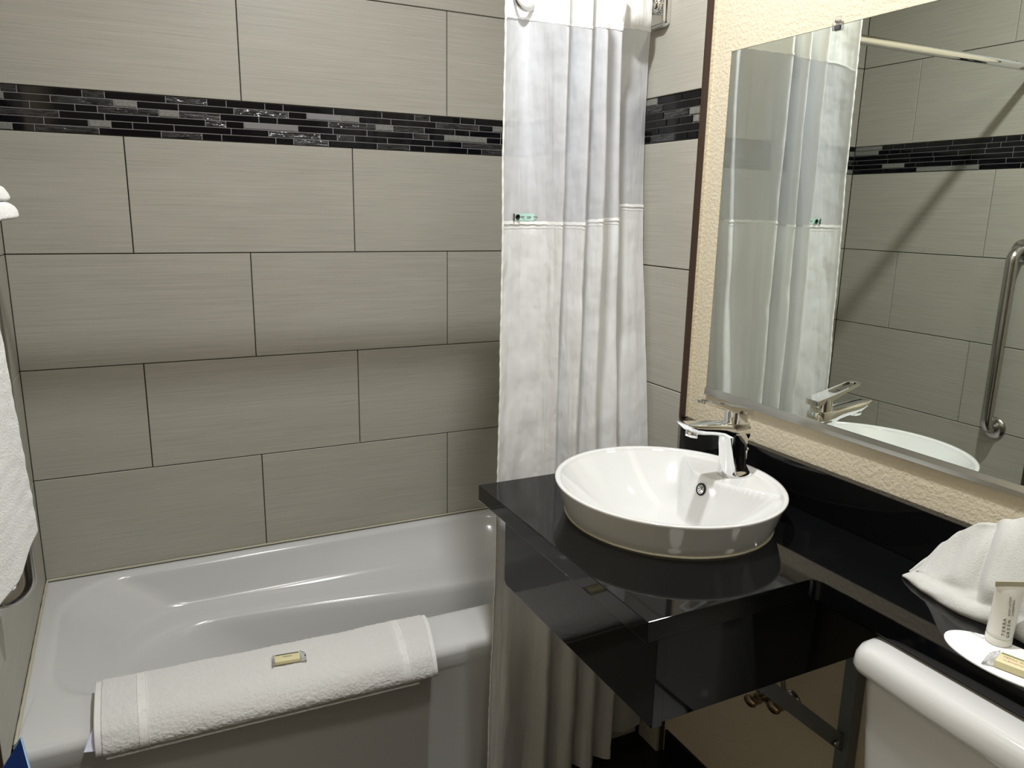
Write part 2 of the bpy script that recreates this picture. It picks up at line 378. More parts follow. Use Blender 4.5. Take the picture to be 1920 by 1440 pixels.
RJ = [([-0.798, -0.699], 'D'), ([-0.725], 'D'), ([-0.827, -0.729], 'G'), ([-0.842, -0.793], 'G'), ([-0.713], 'D'), ([-0.827, -0.778], 'D')]
strip = {}
for par, side, a0, a1 in ((wb, 'b', 0.001, W - 0.001), (wl, 'l', YT, -0.001), (wr, 'r', YT, -0.001)):
    y0_, y1_ = {'b': (0.003, 0.0086), 'l': None, 'r': None}[side] or (0, 0)
    if side == 'b': gb = box('mosaic_grout', 0, W, 0.002, 0.009, zm0 + 0.001, zm1 - 0.001, M_GROUT2, wb)
    if side == 'l': gb = box('mosaic_grout', -0.009, -0.002, YT, 0, zm0 + 0.001, zm1 - 0.001, M_GROUT2, wl)
    if side == 'r': gb = box('mosaic_grout', W + 0.002, W + 0.009, YT, 0, zm0 + 0.001, zm1 - 0.001, M_GROUT2, wr)
    for i in range(6):
        zc_ = zm1 - (i + 0.5) * MH / 6
        if side == 'b': js, ks = MJ[i]
        else:
            js, ks = (list(RJ[i][0]), RJ[i][1]) if side == 'r' else ([], '')
            cur = js[-1] if js else YT + random.choice([0.03, 0.06, 0.09])
            if not js: js.append(cur)
            while cur < -0.16:
                cur += random.choice([0.05, 0.10, 0.10, 0.147]); js.append(cur)
            while len(ks) < len(js) + 1: ks += random.choice('DDDDDDDDG' if side == 'l' else 'DDDDRDG')
        e = [a0] + [j for j in js if a0 + 0.008 < j < a1 - 0.008] + [a1]
        for q_ in range(len(e) - 1):
            put('mosaic_tile', mos_mesh(e[q_ + 1] - e[q_] - 0.0024, ks[min(q_, len(ks) - 1)]), par, side, (e[q_] + e[q_ + 1]) / 2, zc_, random.uniform(0, 0.0006))
t1 = struct(box('trim_1', W - 0.0015, W + 0.0145, YT - 0.007, YT - 0.0005, ZC + 0.10, CEIL, M_TRIM, bev=0.001), 'dark brown strip edging the wall tiles beside the mirror wall')
box('plaster_return', W + 0.0146, WD, YT - 0.0055, YT - 0.0004, ZC + 0.10, CEIL, M_PAINT, wr)
t2 = struct(box('trim_2', XL - 0.0005, 0.0025, YT - 0.007, YT - 0.0005, ZF, CEIL, M_TRIM, bev=0.001), 'dark brown strip edging the tiles on the left wall')
struct(box('baseboard_right', WD - 0.008, WD, YN, YT - 0.01, ZF, ZF + 0.075, M_BASE, bev=0.003), 'black cove base along the right wall')
struct(box('baseboard_left', XL, XL + 0.008, YN, YT - 0.01, ZF, ZF + 0.075, M_BASE, bev=0.003), 'black cove base along the left wall')
# caulk around the tub (uneven bead)
cp = [(0.004 + 0.0012 * noise.noise((i * 0.9, 0, 0)), -0.004 - 0.75 * (1 - i / 30), ZT + 0.004) for i in range(30)] + \
     [(0.004 + (W - 0.008) * i / 60, -0.004 + 0.0012 * noise.noise((i * 0.7, 5, 0)), ZT + 0.004) for i in range(61)]
struct(L('trim_3', sweep(cp, 0.0036, 8), M_CAULK), 'cream caulk bead where the bathtub meets the tiles')

# ------------------------------------------------------------------ bathtub
tub = root('bathtub', 'white alcove bathtub along the grey tiled wall', 'bathtub', (0.75, -0.39, ZF))
def rr(x0, x1, y0, y1, z, cr, n=16, yback=None):
    """rounded rectangle; cr = ((rx,ry) for left-back, right-back, right-front, left-front)"""
    out = []
    cs = [(x0, y1, 1, -1, 180, 90, cr[0]), (x1, y1, -1, -1, 90, 0, cr[1]), (x1, y0, -1, 1, 0, -90, cr[2]), (x0, y0, 1, 1, -90, -180, cr[3])]
    for cx, cy, sx, sy, a0, a1, (rx, ry) in cs:
        for i in range(n + 1):
            a = radians(a0 + (a1 - a0) * i / n); out.append([cx + sx * rx + rx * cos(a), cy + sy * ry + ry * sin(a), z])
    # subdivide straight spans
    res = []; m_ = len(out)
    for i in range(m_):
        p, q = Vector(out[i]), Vector(out[(i + 1) % m_]); res.append(p)
        if (i + 1) % (n + 1) == 0:
            for k in range(1, 14): res.append(p.lerp(q, k / 14))
    if yback:
        ym = (y0 + y1) / 2
        for p in res:
            if p.y > ym: p.y -= yback * sm(0.35, 1.35, p.x) * ((p.y - ym) / (y1 - ym))
    return [tuple(p) for p in res]
s_ = 0.001
e4 = [(s_, s_)] * 4
TX1 = W - 0.002; TY0 = -0.775
def C(lb, rb, rf, lf): return (lb, rb, rf, lf)
rings = [rr(0.001, TX1, TY0 + 0.006, -0.001, ZF + 0.002, e4), rr(0.001, TX1, TY0 + 0.004, -0.001, ZT - 0.06, e4)]
for a in (0, 30, 60, 90):
    rings.append(rr(0.001, TX1, TY0 + 0.026 - 0.030 * cos(radians(a)) - 0.0, -0.001, ZT - 0.026 + 0.024 * sin(radians(a)), e4))
CR = C((0.17, 0.20), (0.16, 0.16), (0.14, 0.13), (0.11, 0.13))
def ins(x0, x1, y0, y1, d): return (x0 + d, x1 - d, y0 + d, y1 - d)
OP = (0.046, 1.455, -0.622, -0.028)
for d, dz in ((-0.016, -0.001), (-0.008, -0.0015), (0.0, -0.0035), (0.006, -0.0075), (0.010, -0.014)):
    rings.append(rr(*ins(*OP, d), ZT + dz, CR))
CR2 = C((0.24, 0.16), (0.15, 0.13), (0.13, 0.12), (0.16, 0.13))
def cq(k): return C((0.17 + 0.07 * k, 0.20 - 0.04 * k), (0.16 - 0.01 * k, 0.16 - 0.03 * k), (0.14 - 0.01 * k, 0.13 - 0.01 * k), (0.11 + 0.05 * k, 0.13))
for x0, x1, y0, y1, dz, k, yb in ((0.066, 1.443, -0.610, -0.0405, 0.024, 0.03, 0.003), (0.088, 1.435, -0.606, -0.046, 0.042, 0.1, 0.012), (0.109, 1.428, -0.602, -0.052, 0.060, 0.18, 0.024),
                                  (0.131, 1.420, -0.598, -0.059, 0.079, 0.26, 0.038), (0.152, 1.412, -0.595, -0.066, 0.098, 0.34, 0.052), (0.168, 1.406, -0.592, -0.072, 0.112, 0.40, 0.063),
                                  (0.176, 1.402, -0.590, -0.080, 0.1175, 0.44, 0.070), (0.182, 1.398, -0.588, -0.096, 0.1200, 0.50, 0.078), (0.190, 1.393, -0.586, -0.134, 0.1225, 0.60, 0.088),
                                  (0.196, 1.390, -0.585, -0.154, 0.1250, 0.66, 0.095), (0.203, 1.386, -0.583, -0.163, 0.1295, 0.70, 0.098), (0.214, 1.383, -0.581, -0.1685, 0.139, 0.75, 0.10),
                                  (0.232, 1.380, -0.578, -0.1725, 0.155, 0.82, 0.10), (0.285, 1.370, -0.570, -0.181, 0.205, 0.9, 0.09)):
    rings.append(rr(x0, x1, y0, y1, ZT - dz, cq(k), yback=yb))
rings.append(rr(0.345, 1.360, -0.562, -0.190, ZT - 0.26, CR2, yback=0.08))
rings.append(rr(0.405, 1.345, -0.548, -0.210, ZT - 0.32, CR2, yback=0.06))
rings.append(rr(0.455, 1.315, -0.518, -0.240, ZT - 0.35, C((0.13, 0.10), (0.12, 0.10), (0.12, 0.1), (0.13, 0.1)), yback=0.04))
rings.append(rr(0.52, 1.24, -0.46, -0.30, ZT - 0.358, C((0.07, 0.05), (0.07, 0.05), (0.07, 0.05), (0.07, 0.05))))
L('tub_shell', rings, M_TUB, tub, cap0=False, cap1=True, sharp=70)
L('drain', lathe((1.24, -0.38, ZT - 0.3575), [(0.001, 0.002), (0.02, 0.003), (0.03, 0.002), (0.032, 0.0)]), M_CHROME, tub)
L('overflow_plate', lathe((1.368, -0.38, ZT - 0.20), [(0.038, 0.004), (0.038, -0.002), (0.030, -0.006), (0.001, -0.008)], axis='x'), M_CHROME, tub)

# ------------------------------------------------------------------ shower rod with brackets
rod = root('shower_rod', 'chrome shower curtain rod spanning above the bathtub', 'rod', (0.75, -0.70, 0.623))
L('tube', sweep([(0.012 + (W - 0.024) * i / 12, -0.70, 0.623) for i in range(13)], 0.0135, 24), M_CHROME, rod)
for x_, s1 in ((W, -1), (0.0, 1)):
    pl = []
    for a, d in ((0.0, 0.0), (0.0, 0.010), (0.006, 0.016), (0.018, 0.018)):
        pl.append([(x_ + s1 * d, -0.70 + yy * (1 - a * 12), 0.618 + zz * (1 - a * 12)) for yy, zz in
                   [(sx * 0.022 + 0.012 * cos(radians(b)), sz * 0.032 + 0.012 * sin(radians(b))) for sx, sz, b0 in ((1, 1, 0), (-1, 1, 90), (-1, -1, 180), (1, -1, 270)) for b in range(b0, b0 + 91, 15)]])
    L('wall_bracket', pl, M_CHROME, rod)
    L('collar', lathe((x_ + s1 * 0.016, -0.70, 0.623), [(0.020, 0.0), (0.021, s1 * 0.012), (0.018, s1 * 0.020), (0.0138, s1 * 0.022)], axis='x'), M_CHROME, rod)

# ------------------------------------------------------------------ shower curtain
cur = root('shower_curtain', 'white shower curtain bunched at the right end of the rod with a sheer top window', 'curtain', (1.2, -0.80, ZF + 0.02))
TOP = [(1.008, -0.835), (1.028, -0.800), (1.064, -0.755), (1.104, -0.735), (1.127, -0.775), (1.135, -0.840), (1.142, -0.862), (1.152, -0.842), (1.150, -0.790), (1.160, -0.750),
       (1.176, -0.790), (1.190, -0.842), (1.200, -0.860), (1.209, -0.842), (1.207, -0.790), (1.215, -0.755), (1.226, -0.790), (1.236, -0.830), (1.245, -0.847), (1.255, -0.832), (1.264, -0.765),
       (1.300, -0.732), (1.340, -0.757), (1.350, -0.746), (1.346, -0.722), (1.336, -0.698), (1.350, -0.678), (1.390, -0.668), (1.430, -0.676), (1.487, -0.668)]
LOW = [(1.008, -0.840), (1.024, -0.820), (1.058, -0.800), (1.098, -0.790), (1.124, -0.815), (1.136, -0.848), (1.144, -0.862), (1.153, -0.845), (1.150, -0.805), (1.160, -0.785),
       (1.177, -0.815), (1.190, -0.846), (1.200, -0.861), (1.210, -0.845), (1.208, -0.805), (1.216, -0.782), (1.230, -0.805), (1.244, -0.838), (1.255, -0.852), (1.266, -0.838), (1.274, -0.790),
       (1.306, -0.757), (1.342, -0.774), (1.353, -0.762), (1.350, -0.735), (1.338, -0.705), (1.352, -0.682), (1.390, -0.672), (1.430, -0.684), (1.487, -0.672)]
BOT = [(1.008, -0.842), (1.022, -0.850), (1.050, -0.862), (1.085, -0.800), (1.115, -0.760), (1.135, -0.815), (1.155, -0.862), (1.172, -0.820), (1.178, -0.770), (1.190, -0.740),
       (1.200, -0.790), (1.212, -0.850), (1.228, -0.868), (1.243, -0.835), (1.245, -0.780), (1.252, -0.745), (1.264, -0.790), (1.276, -0.845), (1.292, -0.865), (1.306, -0.830), (1.315, -0.780),
       (1.330, -0.790), (1.346, -0.835), (1.360, -0.850), (1.364, -0.810), (1.352, -0.735), (1.366, -0.690), (1.395, -0.672), (1.430, -0.720), (1.487, -0.690)]
NS = 12
def path(ctrl): return cat_rom([Vector((a, b, 0)) for a, b in ctrl], NS)
PT, PL_, PB = path(TOP), path(LOW), path(BOT)
NP = len(PT); arcl = [0.0]
for i in range(1, NP): arcl.append(arcl[-1] + (PT[i] - PT[i - 1]).length)
XLK = [(-1.34, 0.978), (-0.9, 0.990), (-0.48, 1.001), (0.1, 1.007), (0.45, 1.009), (0.70, 1.009)]
def xl(z):
    for (a, p), (b, q) in zip(XLK[:-1], XLK[1:]):
        if z <= b: return p + (q - p) * max(0, (z - a)) / (b - a)
    return XLK[-1][1]
def cpt(i, z):
    kt = sm(0.05, 0.60, z); kb = sm(-0.25, -1.15, z) if False else 1 - sm(-1.15, -0.25, z)
    p = PL_[i].lerp(PT[i], kt).lerp(PB[i], kb)
    x = p.x; y = p.y
    k_ = (1.487 - x) / (1.487 - 1.008); x = 1.487 - k_ * (1.487 - xl(z))
    kk = 1 - sm(-0.88, 0.35, z); y = y + (-0.790 + (y + 0.668) * 0.38 - y) * kk
    s = arcl[i]
    # soft wrinkles
    a = 0.25 + 0.55 * (1 - sm(-0.1, 0.5, z))
    y += a * 0.0065 * noise.noise((s * 9, z * 2.6, 3.1)) + a * 0.0030 * noise.noise((s * 24 + z * 6, z * 7, 7.7))
    x += a * 0.004 * noise.noise((s * 7, z * 3, 9.1))
    d1 = noise.noise((s * 6 + z * 2.2, z * 3.2 - s * 4, 12.3)); y += (0.25 + 0.75 * (1 - kt)) * 0.0026 * (1 - min(1, abs(d1) * 4.5)) 
    if i > 21 * NS: x -= 0.034 * sm(0.50, 0.59, z) * max(0, (x - 1.34) / 0.147)
    if i > 21 * NS: y -= 0.052 * sm(0.50, 0.59, z) * sm(22 * NS, 24.5 * NS, i)
    if -0.53 < z < -0.44: y = max(y, -0.8655)
    return (x, max(-0.885, min(y, -0.655)), z)
def rear(i): return sm(23.3 * NS, 24.8 * NS, i)
def zh(i):
    y = PT[i].y; fr = 0.512 + 0.24 * (y + 0.862) - 0.014 * (1 - sm(0, 1.2 * NS, i)) + 0.006 * sm(10 * NS, 20 * NS, i)
    return fr * (1 - rear(i)) + 0.562 * rear(i) + 0.0006 * sin(i * 0.9)
def zs(i): return (0.108 + 0.010 * sm(12 * NS, 20 * NS, i)) * (1 - rear(i)) + 0.152 * rear(i) + 0.0005 * sin(i * 0.7)
def zb(i): return -1.322 * (1 - rear(i)) - 1.295 * rear(i)
def panel(name, za, zb_, rows_, mat, off=0.0, par=cur, i0=0, i1=NP, thick=0.0):
    vs = []; uv = []; n = i1 - i0
    for q in range(rows_ + 1):
        for i in range(i0, i1):
            a, b = za(i), zb_(i); z = a + (b - a) * q / rows_
            p = cpt(i, z); vs.append((p[0], p[1] - off, p[2])); uv.append((arcl[i] * 1.05, z))
    fs = [(q * n + j, q * n + j + 1, (q + 1) * n + j + 1, (q + 1) * n + j) for q in range(rows_) for j in range(n - 1)]
    return G(name, vs, fs, mat, par, uv=uv)
panel('header_band', lambda i: 0.668, zh, 14, M_HEAD)
panel('sheer_window', zh, zs, 44, M_SHEER)['label'] = 'translucent voile window'
panel('lower_panel', zs, zb, 120, M_CURT)['label'] = 'white damask striped cloth'
panel('header_seam', lambda i: zh(i) + 0.004, lambda i: zh(i) - 0.001, 1, M_TAPE, 0.0015)
panel('window_seam', lambda i: zs(i) + 0.003, lambda i: zs(i) - 0.004, 1, M_TAPE, 0.0016)
panel('window_stitching', lambda i: zs(i) - 0.010, lambda i: zs(i) - 0.0115, 1, M_TAPE, 0.0012)
panel('hem', lambda i: zb(i) + 0.022, lambda i: zb(i), 1, M_CURT, 0.002)
# puckered side binding
rg = []
for q in range(240):
    z = 0.66 - q * (0.66 + 1.32) / 239; p = cpt(0, z)
    rg.append((p[0] - 0.0005 + 0.0005 * noise.noise((q * 0.9, 1, 1)), p[1] - 0.001 + 0.0005 * noise.noise((q * 1.3, 4, 1)), z))
L('side_binding', sweep(rg, [0.0020 + 0.0005 * sin(q * 1.7) for q in range(240)], 8), M_TAPE, cur)
# label above the window seam
def near_i(x): return min(range(0, 8 * NS), key=lambda i: abs(cpt(i, 0.11)[0] - x) + (0 if i > NS else 1))
la, lb_ = near_i(1.050), near_i(1.108)
lab = panel('care_label', lambda i: 0.1275, lambda i: 0.1115, 2, M_LABEL, 0.0022, i0=la, i1=lb_); lab['label'] = 'pale green sewn label with dark emblem'
mid = cpt(la + 3, 0.1195)
L('emblem', lathe((mid[0] + 0.002, mid[1] - 0.0035, 0.120), [(0.0028, 0), (0.0028, -0.0006), (0.0058, -0.0006), (0.0058, 0.0)], 20, 'y'), M_INKD, lab)
p2 = cpt(la, 0.1195); box('edge_mark', p2[0] - 0.001, p2[0] + 0.003, p2[1] - 0.0042, p2[1] - 0.0032, 0.112, 0.127, M_INK, lab)
for k in range(3):
    pa = cpt(la + 8 + k * 5, 0.12); box('small_print', pa[0] - 0.006, pa[0] + 0.004, pa[1] - 0.0040, pa[1] - 0.0034, 0.1195, 0.1210, M_INK, lab)
def torus(c, R, r_, tilt=0.0, n=36, m_=12):
    rgs = []
    for i in range(n + 1):
        a = 2 * pi * i / n; cx, cz = cos(a), sin(a); rg_ = []
        for j in range(m_):
            b = 2 * pi * j / m_; d = R + r_ * cos(b)
            px, py, pz = cx * d, r_ * sin(b) * 0.7, cz * d
            rg_.append((c[0] + px * cos(tilt) - py * sin(tilt), c[1] + px * sin(tilt) + py * cos(tilt), c[2] + pz))
        rgs.append(rg_)
    return rgs
for (x_, y_, tl_) in ((1.098, -0.752, 0.15),):
    L('curtain_ring', torus((x_, y_, 0.592), 0.032, 0.0062, tl_), M_STEEL, cur, cap0=False, cap1=False)

# ------------------------------------------------------------------ vanity: counter, skirt, bracket
van = root('vanity_counter', 'black granite vanity counter with deep side and front panels', 'counter', (1.25, -1.3, ZC - 0.2))
SL = 0.036
poly = [(0.9445, -0.868), (0.9375, -1.512)] + [(1.268, -1.512)] + arc(1.268, -1.530, 0.018, 90, 0, 5) + [(1.286, -2.45), (WD - 0.001, -2.45), (WD - 0.001, -0.868)]
ct = prism('countertop', poly, ZC - SL, ZC, M_GRAN, van, bev=0.0012)
cut = L('cutter', [[(1.231 + 0.188 * cos(2 * pi * j / 96), -1.172 + 0.199 * sin(2 * pi * j / 96), z) for j in range(96)] for z in (ZC - 0.1, ZC + 0.1)], None, van, sharp=30)
bo_ = ct.modifiers.new('hole', 'BOOLEAN'); bo_.operation = 'DIFFERENCE'; bo_.object = cut; bo_.solver = 'EXACT'
bpy.context.view_layer.update()
me_ = bpy.data.meshes.new_from_object(ct.evaluated_get(bpy.context.evaluated_depsgraph_get())); ct.modifiers.clear(); me_.polygons.foreach_set('use_smooth', [False] * len(me_.polygons)); ct.data = me_
bpy.data.objects.remove(cut)
box('backsplash', WD - 0.022, WD - 0.0005, -2.45, -0.875, ZC + 0.0005, ZC + 0.098, M_GRAN, van, bev=0.0012)
prism('side_panel', [(-0.962, ZC - SL), (-1.502, ZC - SL), (-1.502, -0.668), (-0.972, -0.668), (-0.962, -0.660)], 0.966, 0.986, M_GRAN, van, bev=0.001, axis='x')
box('front_panel', 0.9865, 1.50, -1.494, -1.474, -0.668, ZC - SL - 0.0005, M_GRAN, van, bev=0.001)
box('shelf_panel', 1.292, 1.31, -2.44, -1.515, ZC - SL - 0.006, ZC - SL, M_GRAN, van, bev=0.001)
brk = root('wall_bracket', 'grey steel angle bracket holding up the vanity on the wall below', 'bracket', (1.51, -1.44, -1.30))
box('upright', 1.494, 1.523, -1.462, -1.432, -1.30, ZC - SL - 0.002, M_GALV, brk, bev=0.002)
box('arm', 1.02, 1.494, -1.462, -1.432, ZC - SL - 0.03, ZC - SL - 0.001, M_GALV, brk, bev=0.002)
prism('brace', [(1.494, -0.885), (1.494, -0.925), (1.06, ZC - SL - 0.045), (1.06, ZC - SL - 0.01)], -1.450, -1.440, M_GALV, brk, bev=0.001, axis='y')
L('bolt', lathe((1.470, -1.451, -0.893), [(0.001, -0.006), (0.007, -0.006), (0.007, 0)], 12, 'y'), M_STEEL, brk)
# stop valves below
for k, (vx, vy, vz, lab_) in enumerate(((1.49, -1.222, -0.945, 'small dark stop valve below the vanity, the one nearer the curtain'), (1.49, -1.290, -0.918, 'small dark stop valve below the vanity, the one nearer the bracket'))):
    vv = root('stop_valve', lab_, 'valve', (WD, vy, vz), 'stop valves under the vanity')
    L('escutcheon', lathe((WD, vy, vz), [(0.026, 0), (0.026, -0.004), (0.012, -0.010)], 24, 'x'), M_STEEL, vv)
    L('body', lathe((WD - 0.008, vy, vz), [(0.009, 0), (0.009, -0.02), (0.013, -0.022), (0.013, -0.042), (0.008, -0.045)], 20, 'x'), M_BRASS, vv)
    L('handle', lathe((WD - 0.055, vy, vz), [(0.004, 0.004), (0.013, 0.003), (0.015, -0.001), (0.013, -0.006), (0.004, -0.008)], 14, 'x', 1.25, 0.85), M_BRASS, vv)
    L('supply_hose', sweep(cat_rom([(WD - 0.035, vy, vz + 0.01), (WD - 0.036, vy, vz + 0.06), (WD - 0.05, vy + 0.04, vz + 0.16), (WD - 0.09, vy + 0.06, vz + 0.30)], 6), 0.0055, 10), M_STEEL, vv)

# ------------------------------------------------------------------ basin
BX, BY, BA, BB = 1.231, -1.172, 0.227, 0.240; ZR = -0.398
bas = root('vessel_basin', 'oval white ceramic vessel basin on the black counter', 'basin', (BX, BY, ZC))
NB = 224
def ell(a, b, z, cx=BX, cy=BY): return [(cx + a * cos(2 * pi * j / NB), cy + b * sin(2 * pi * j / NB), z) for j in range(NB)]
LZ = ZR - 0.0075
def Lx(y): d = abs(y - (BY + 0.004)); return 1.334 + 0.55 * max(0, d - 0.045) + 0.02 * sm(0.03, 0.06, d) * 0
def bowl(rn, x, y):
    d = 0.104 * (1 - sm(0.10, 1.0, rn) ** 1.0) if False else 0.120 * (1 - rn ** 2.1)
    z = ZR - 0.006 - d * 0.99
    dist = Lx(y) - x
    led = LZ - 3.4 * max(0.0, dist) if dist > 0 else LZ
    k = 0.006                                     # smooth maximum
    h = max(0, min(1, 0.5 + 0.5 * (led - z) / k)); zz = z * (1 - h) + led * h + k * h * (1 - h)
    return min(zz, ZR - 0.0045)
rings = [ell(0.196, 0.207, ZC + 0.0005), ell(0.2035, 0.2145, ZC + 0.002), ell(0.2065, 0.2175, ZC + 0.008), ell(0.2105, 0.2220, ZC + 0.020), ell(0.221, 0.2335, ZR - 0.016), ell(0.2255, 0.2385, ZR - 0.006), ell(BA, BB, ZR - 0.002),
         ell(0.2255, 0.2385, ZR), ell(0.219, 0.232, ZR), ell(0.2165, 0.2295, ZR - 0.0016), ell(0.2145, 0.2275, ZR - 0.0045)]
NR = 84
for q in range(NR, -1, -1):
    s1 = (q / NR) ** 0.8 if q else 0.012
    a, b = 0.2135 * s1, 0.2265 * s1; rg = ell(a, b, 0)
    rings.append([(x, y, bowl(s1, x, y)) for x, y, _ in rg])
L('bowl', rings, M_CER, bas, cap0=False, cap1=True, sharp=80)
cl = [(BX + 0.204 * cos(2 * pi * j / 90), BY + 0.2152 * sin(2 * pi * j / 90), ZC + 0.001 + 0.0006 * noise.noise((j * 0.6, 0, 0))) for j in range(91)]
L('silicone_bead', sweep(cl, 0.0028, 8), M_CAULK, bas)
zd = bowl(0.01, BX, BY)
L('drain', lathe((BX - 0.02, BY, zd + 0.001), [(0.031, 0), (0.031, 0.002), (0.026, 0.004), (0.024, 0.003), (0.022, 0.008), (0.001, 0.010)], 32), M_CHROME, bas)
# overflow: black ring with a perforated chrome disc on the front of the deck
ox, oy = 1.3265, BY + 0.006; oz = -0.4335
nrm = Vector((-1, 0, 0.28)).normalized()
def disc(name, prof, mat, par, n=32, off=(0, 0)):
    a1 = Vector((0, 1, 0)); a2 = nrm.cross(a1).normalized(); c_ = Vector((ox, oy, oz)) + a1 * off[0] + a2 * off[1]
    return L(name, [[tuple(c_ + a1 * cos(2 * pi * j / n) * rr_ + a2 * sin(2 * pi * j / n) * rr_ + nrm * h) for j in range(n)] for rr_, h in prof], mat, par)
ovr = disc('overflow_ring', [(0.0135, -0.006), (0.0135, 0.0030), (0.0125, 0.0042), (0.0105, 0.0042), (0.0105, 0.0020), (0.001, 0.0020)], M_DARK, bas)
cov = disc('overflow_cover', [(0.0100, 0.002), (0.0100, 0.0034), (0.0092, 0.0040), (0.001, 0.0044)], M_CHROME, bas)
for k in range(10):
    a = 2 * pi * k / 10; disc('hole', [(0.0010, 0.0040), (0.0010, 0.0047), (0.0001, 0.0048)], M_DARK, cov, 8, (0.0070 * cos(a), 0.0070 * sin(a)))
for k in range(4):
    a = 2 * pi * k / 4; disc('hole', [(0.0012, 0.0040), (0.0012, 0.0049), (0.0001, 0.0050)], M_DARK, cov, 8, (0.0030 * cos(a), 0.0030 * sin(a)))

# ------------------------------------------------------------------ faucet
fz = LZ + 0.0005; fy = -1.176
fau = root('basin_faucet', 'chrome single lever faucet on the deck of the white basin', 'faucet', (1.395, fy, fz))
def sec(cx, cz, hx, hy, z, p=3.2, n=32):
    o_ = []
    for j in range(n):
        a = 2 * pi * j / n; c_, s1 = cos(a), sin(a)
        o_.append((cx + hx * math.copysign(abs(c_) ** (2 / p), c_), fy + hy * math.copysign(abs(s1) ** (2 / p), s1), z))
    return o_
body = [sec(1.4045, 0, 0.037, 0.030, fz, 2.4), sec(1.4045, 0, 0.037, 0.030, fz + 0.0025, 2.4), sec(1.4010, 0, 0.0325, 0.0265, fz + 0.008, 2.6), sec(1.3965, 0, 0.0285, 0.0235, fz + 0.020, 2.8),
        sec(1.3935, 0, 0.0265, 0.0212, fz + 0.045, 3.2), sec(1.393, 0, 0.0300, 0.0210, fz + 0.070, 3.4), sec(1.393, 0, 0.0310, 0.0212, fz + 0.090, 3.4), sec(1.393, 0, 0.0310, 0.0215, -0.292, 3.6), sec(1.393, 0, 0.029, 0.0200, -0.2895, 3.6)]
L('body', body, M_CHROME, fau, sharp=50)
# spout: cross-sections marching toward the room
sp = []
for x_, zt_, zb_, hy, k in ((1.420, -0.2905, -0.330, 0.0208, 1), (1.395, -0.2890, -0.334, 0.0212, 1), (1.372, -0.2870, -0.326, 0.0212, 1), (1.350, -0.2850, -0.3135, 0.0212, 1), (1.325, -0.2825, -0.3085, 0.0212, 1), (1.300, -0.2800, -0.3055, 0.0210, 1),
                            (1.280, -0.2780, -0.3010, 0.0205, 1), (1.266, -0.2765, -0.2930, 0.0200, 1), (1.257, -0.2758, -0.2835, 0.0190, 1), (1.254, -0.2760, -0.2790, 0.0182, 1)):
    n_ = 28; zc_ = (zt_ + zb_) / 2; hz = (zt_ - zb_) / 2; o_ = []
    for j in range(n_):
        a = 2 * pi * j / n_; c_, s1 = cos(a), sin(a); e_ = 2 / 3.6
        yy = hy * math.copysign(abs(c_) ** e_, c_) * (1 - 0.16 * (s1 < 0) * abs(s1)); o_.append((x_, fy + yy, zc_ + hz * math.copysign(abs(s1) ** e_, s1)))
    sp.append(o_)
L('spout', sp, M_CHROME, fau, sharp=50)
L('aerator', [[(1.280 + 0.0125 * cos(2 * pi * j / 24), fy + 0.0125 * sin(2 * pi * j / 24), -0.2985 - d - 0.25 * 0.0125 * cos(2 * pi * j / 24)) for j in range(24)] for d in (0, 0.011)] +
  [[(1.280 + 0.0095 * cos(2 * pi * j / 24), fy + 0.0095 * sin(2 * pi * j / 24), -0.3095 - 0.25 * 0.0095 * cos(2 * pi * j / 24)) for j in range(24)]], M_CHROME, fau, cap1=False)
L('aerator_screen', [[(1.280 + q * cos(2 * pi * j / 24), fy + q * sin(2 * pi * j / 24), -0.307 - 0.25 * q * cos(2 * pi * j / 24)) for j in range(24)] for q in (0.0095, 0.001)], M_DARK, fau)
L('cartridge_cap', [sec(1.395, 0, 0.0235, 0.0205, -0.2898, 2.6), sec(1.395, 0, 0.0235, 0.0205, -0.268, 2.6), sec(1.395, 0, 0.021, 0.0195, -0.262, 2.6)], M_CHROME, fau, sharp=50)
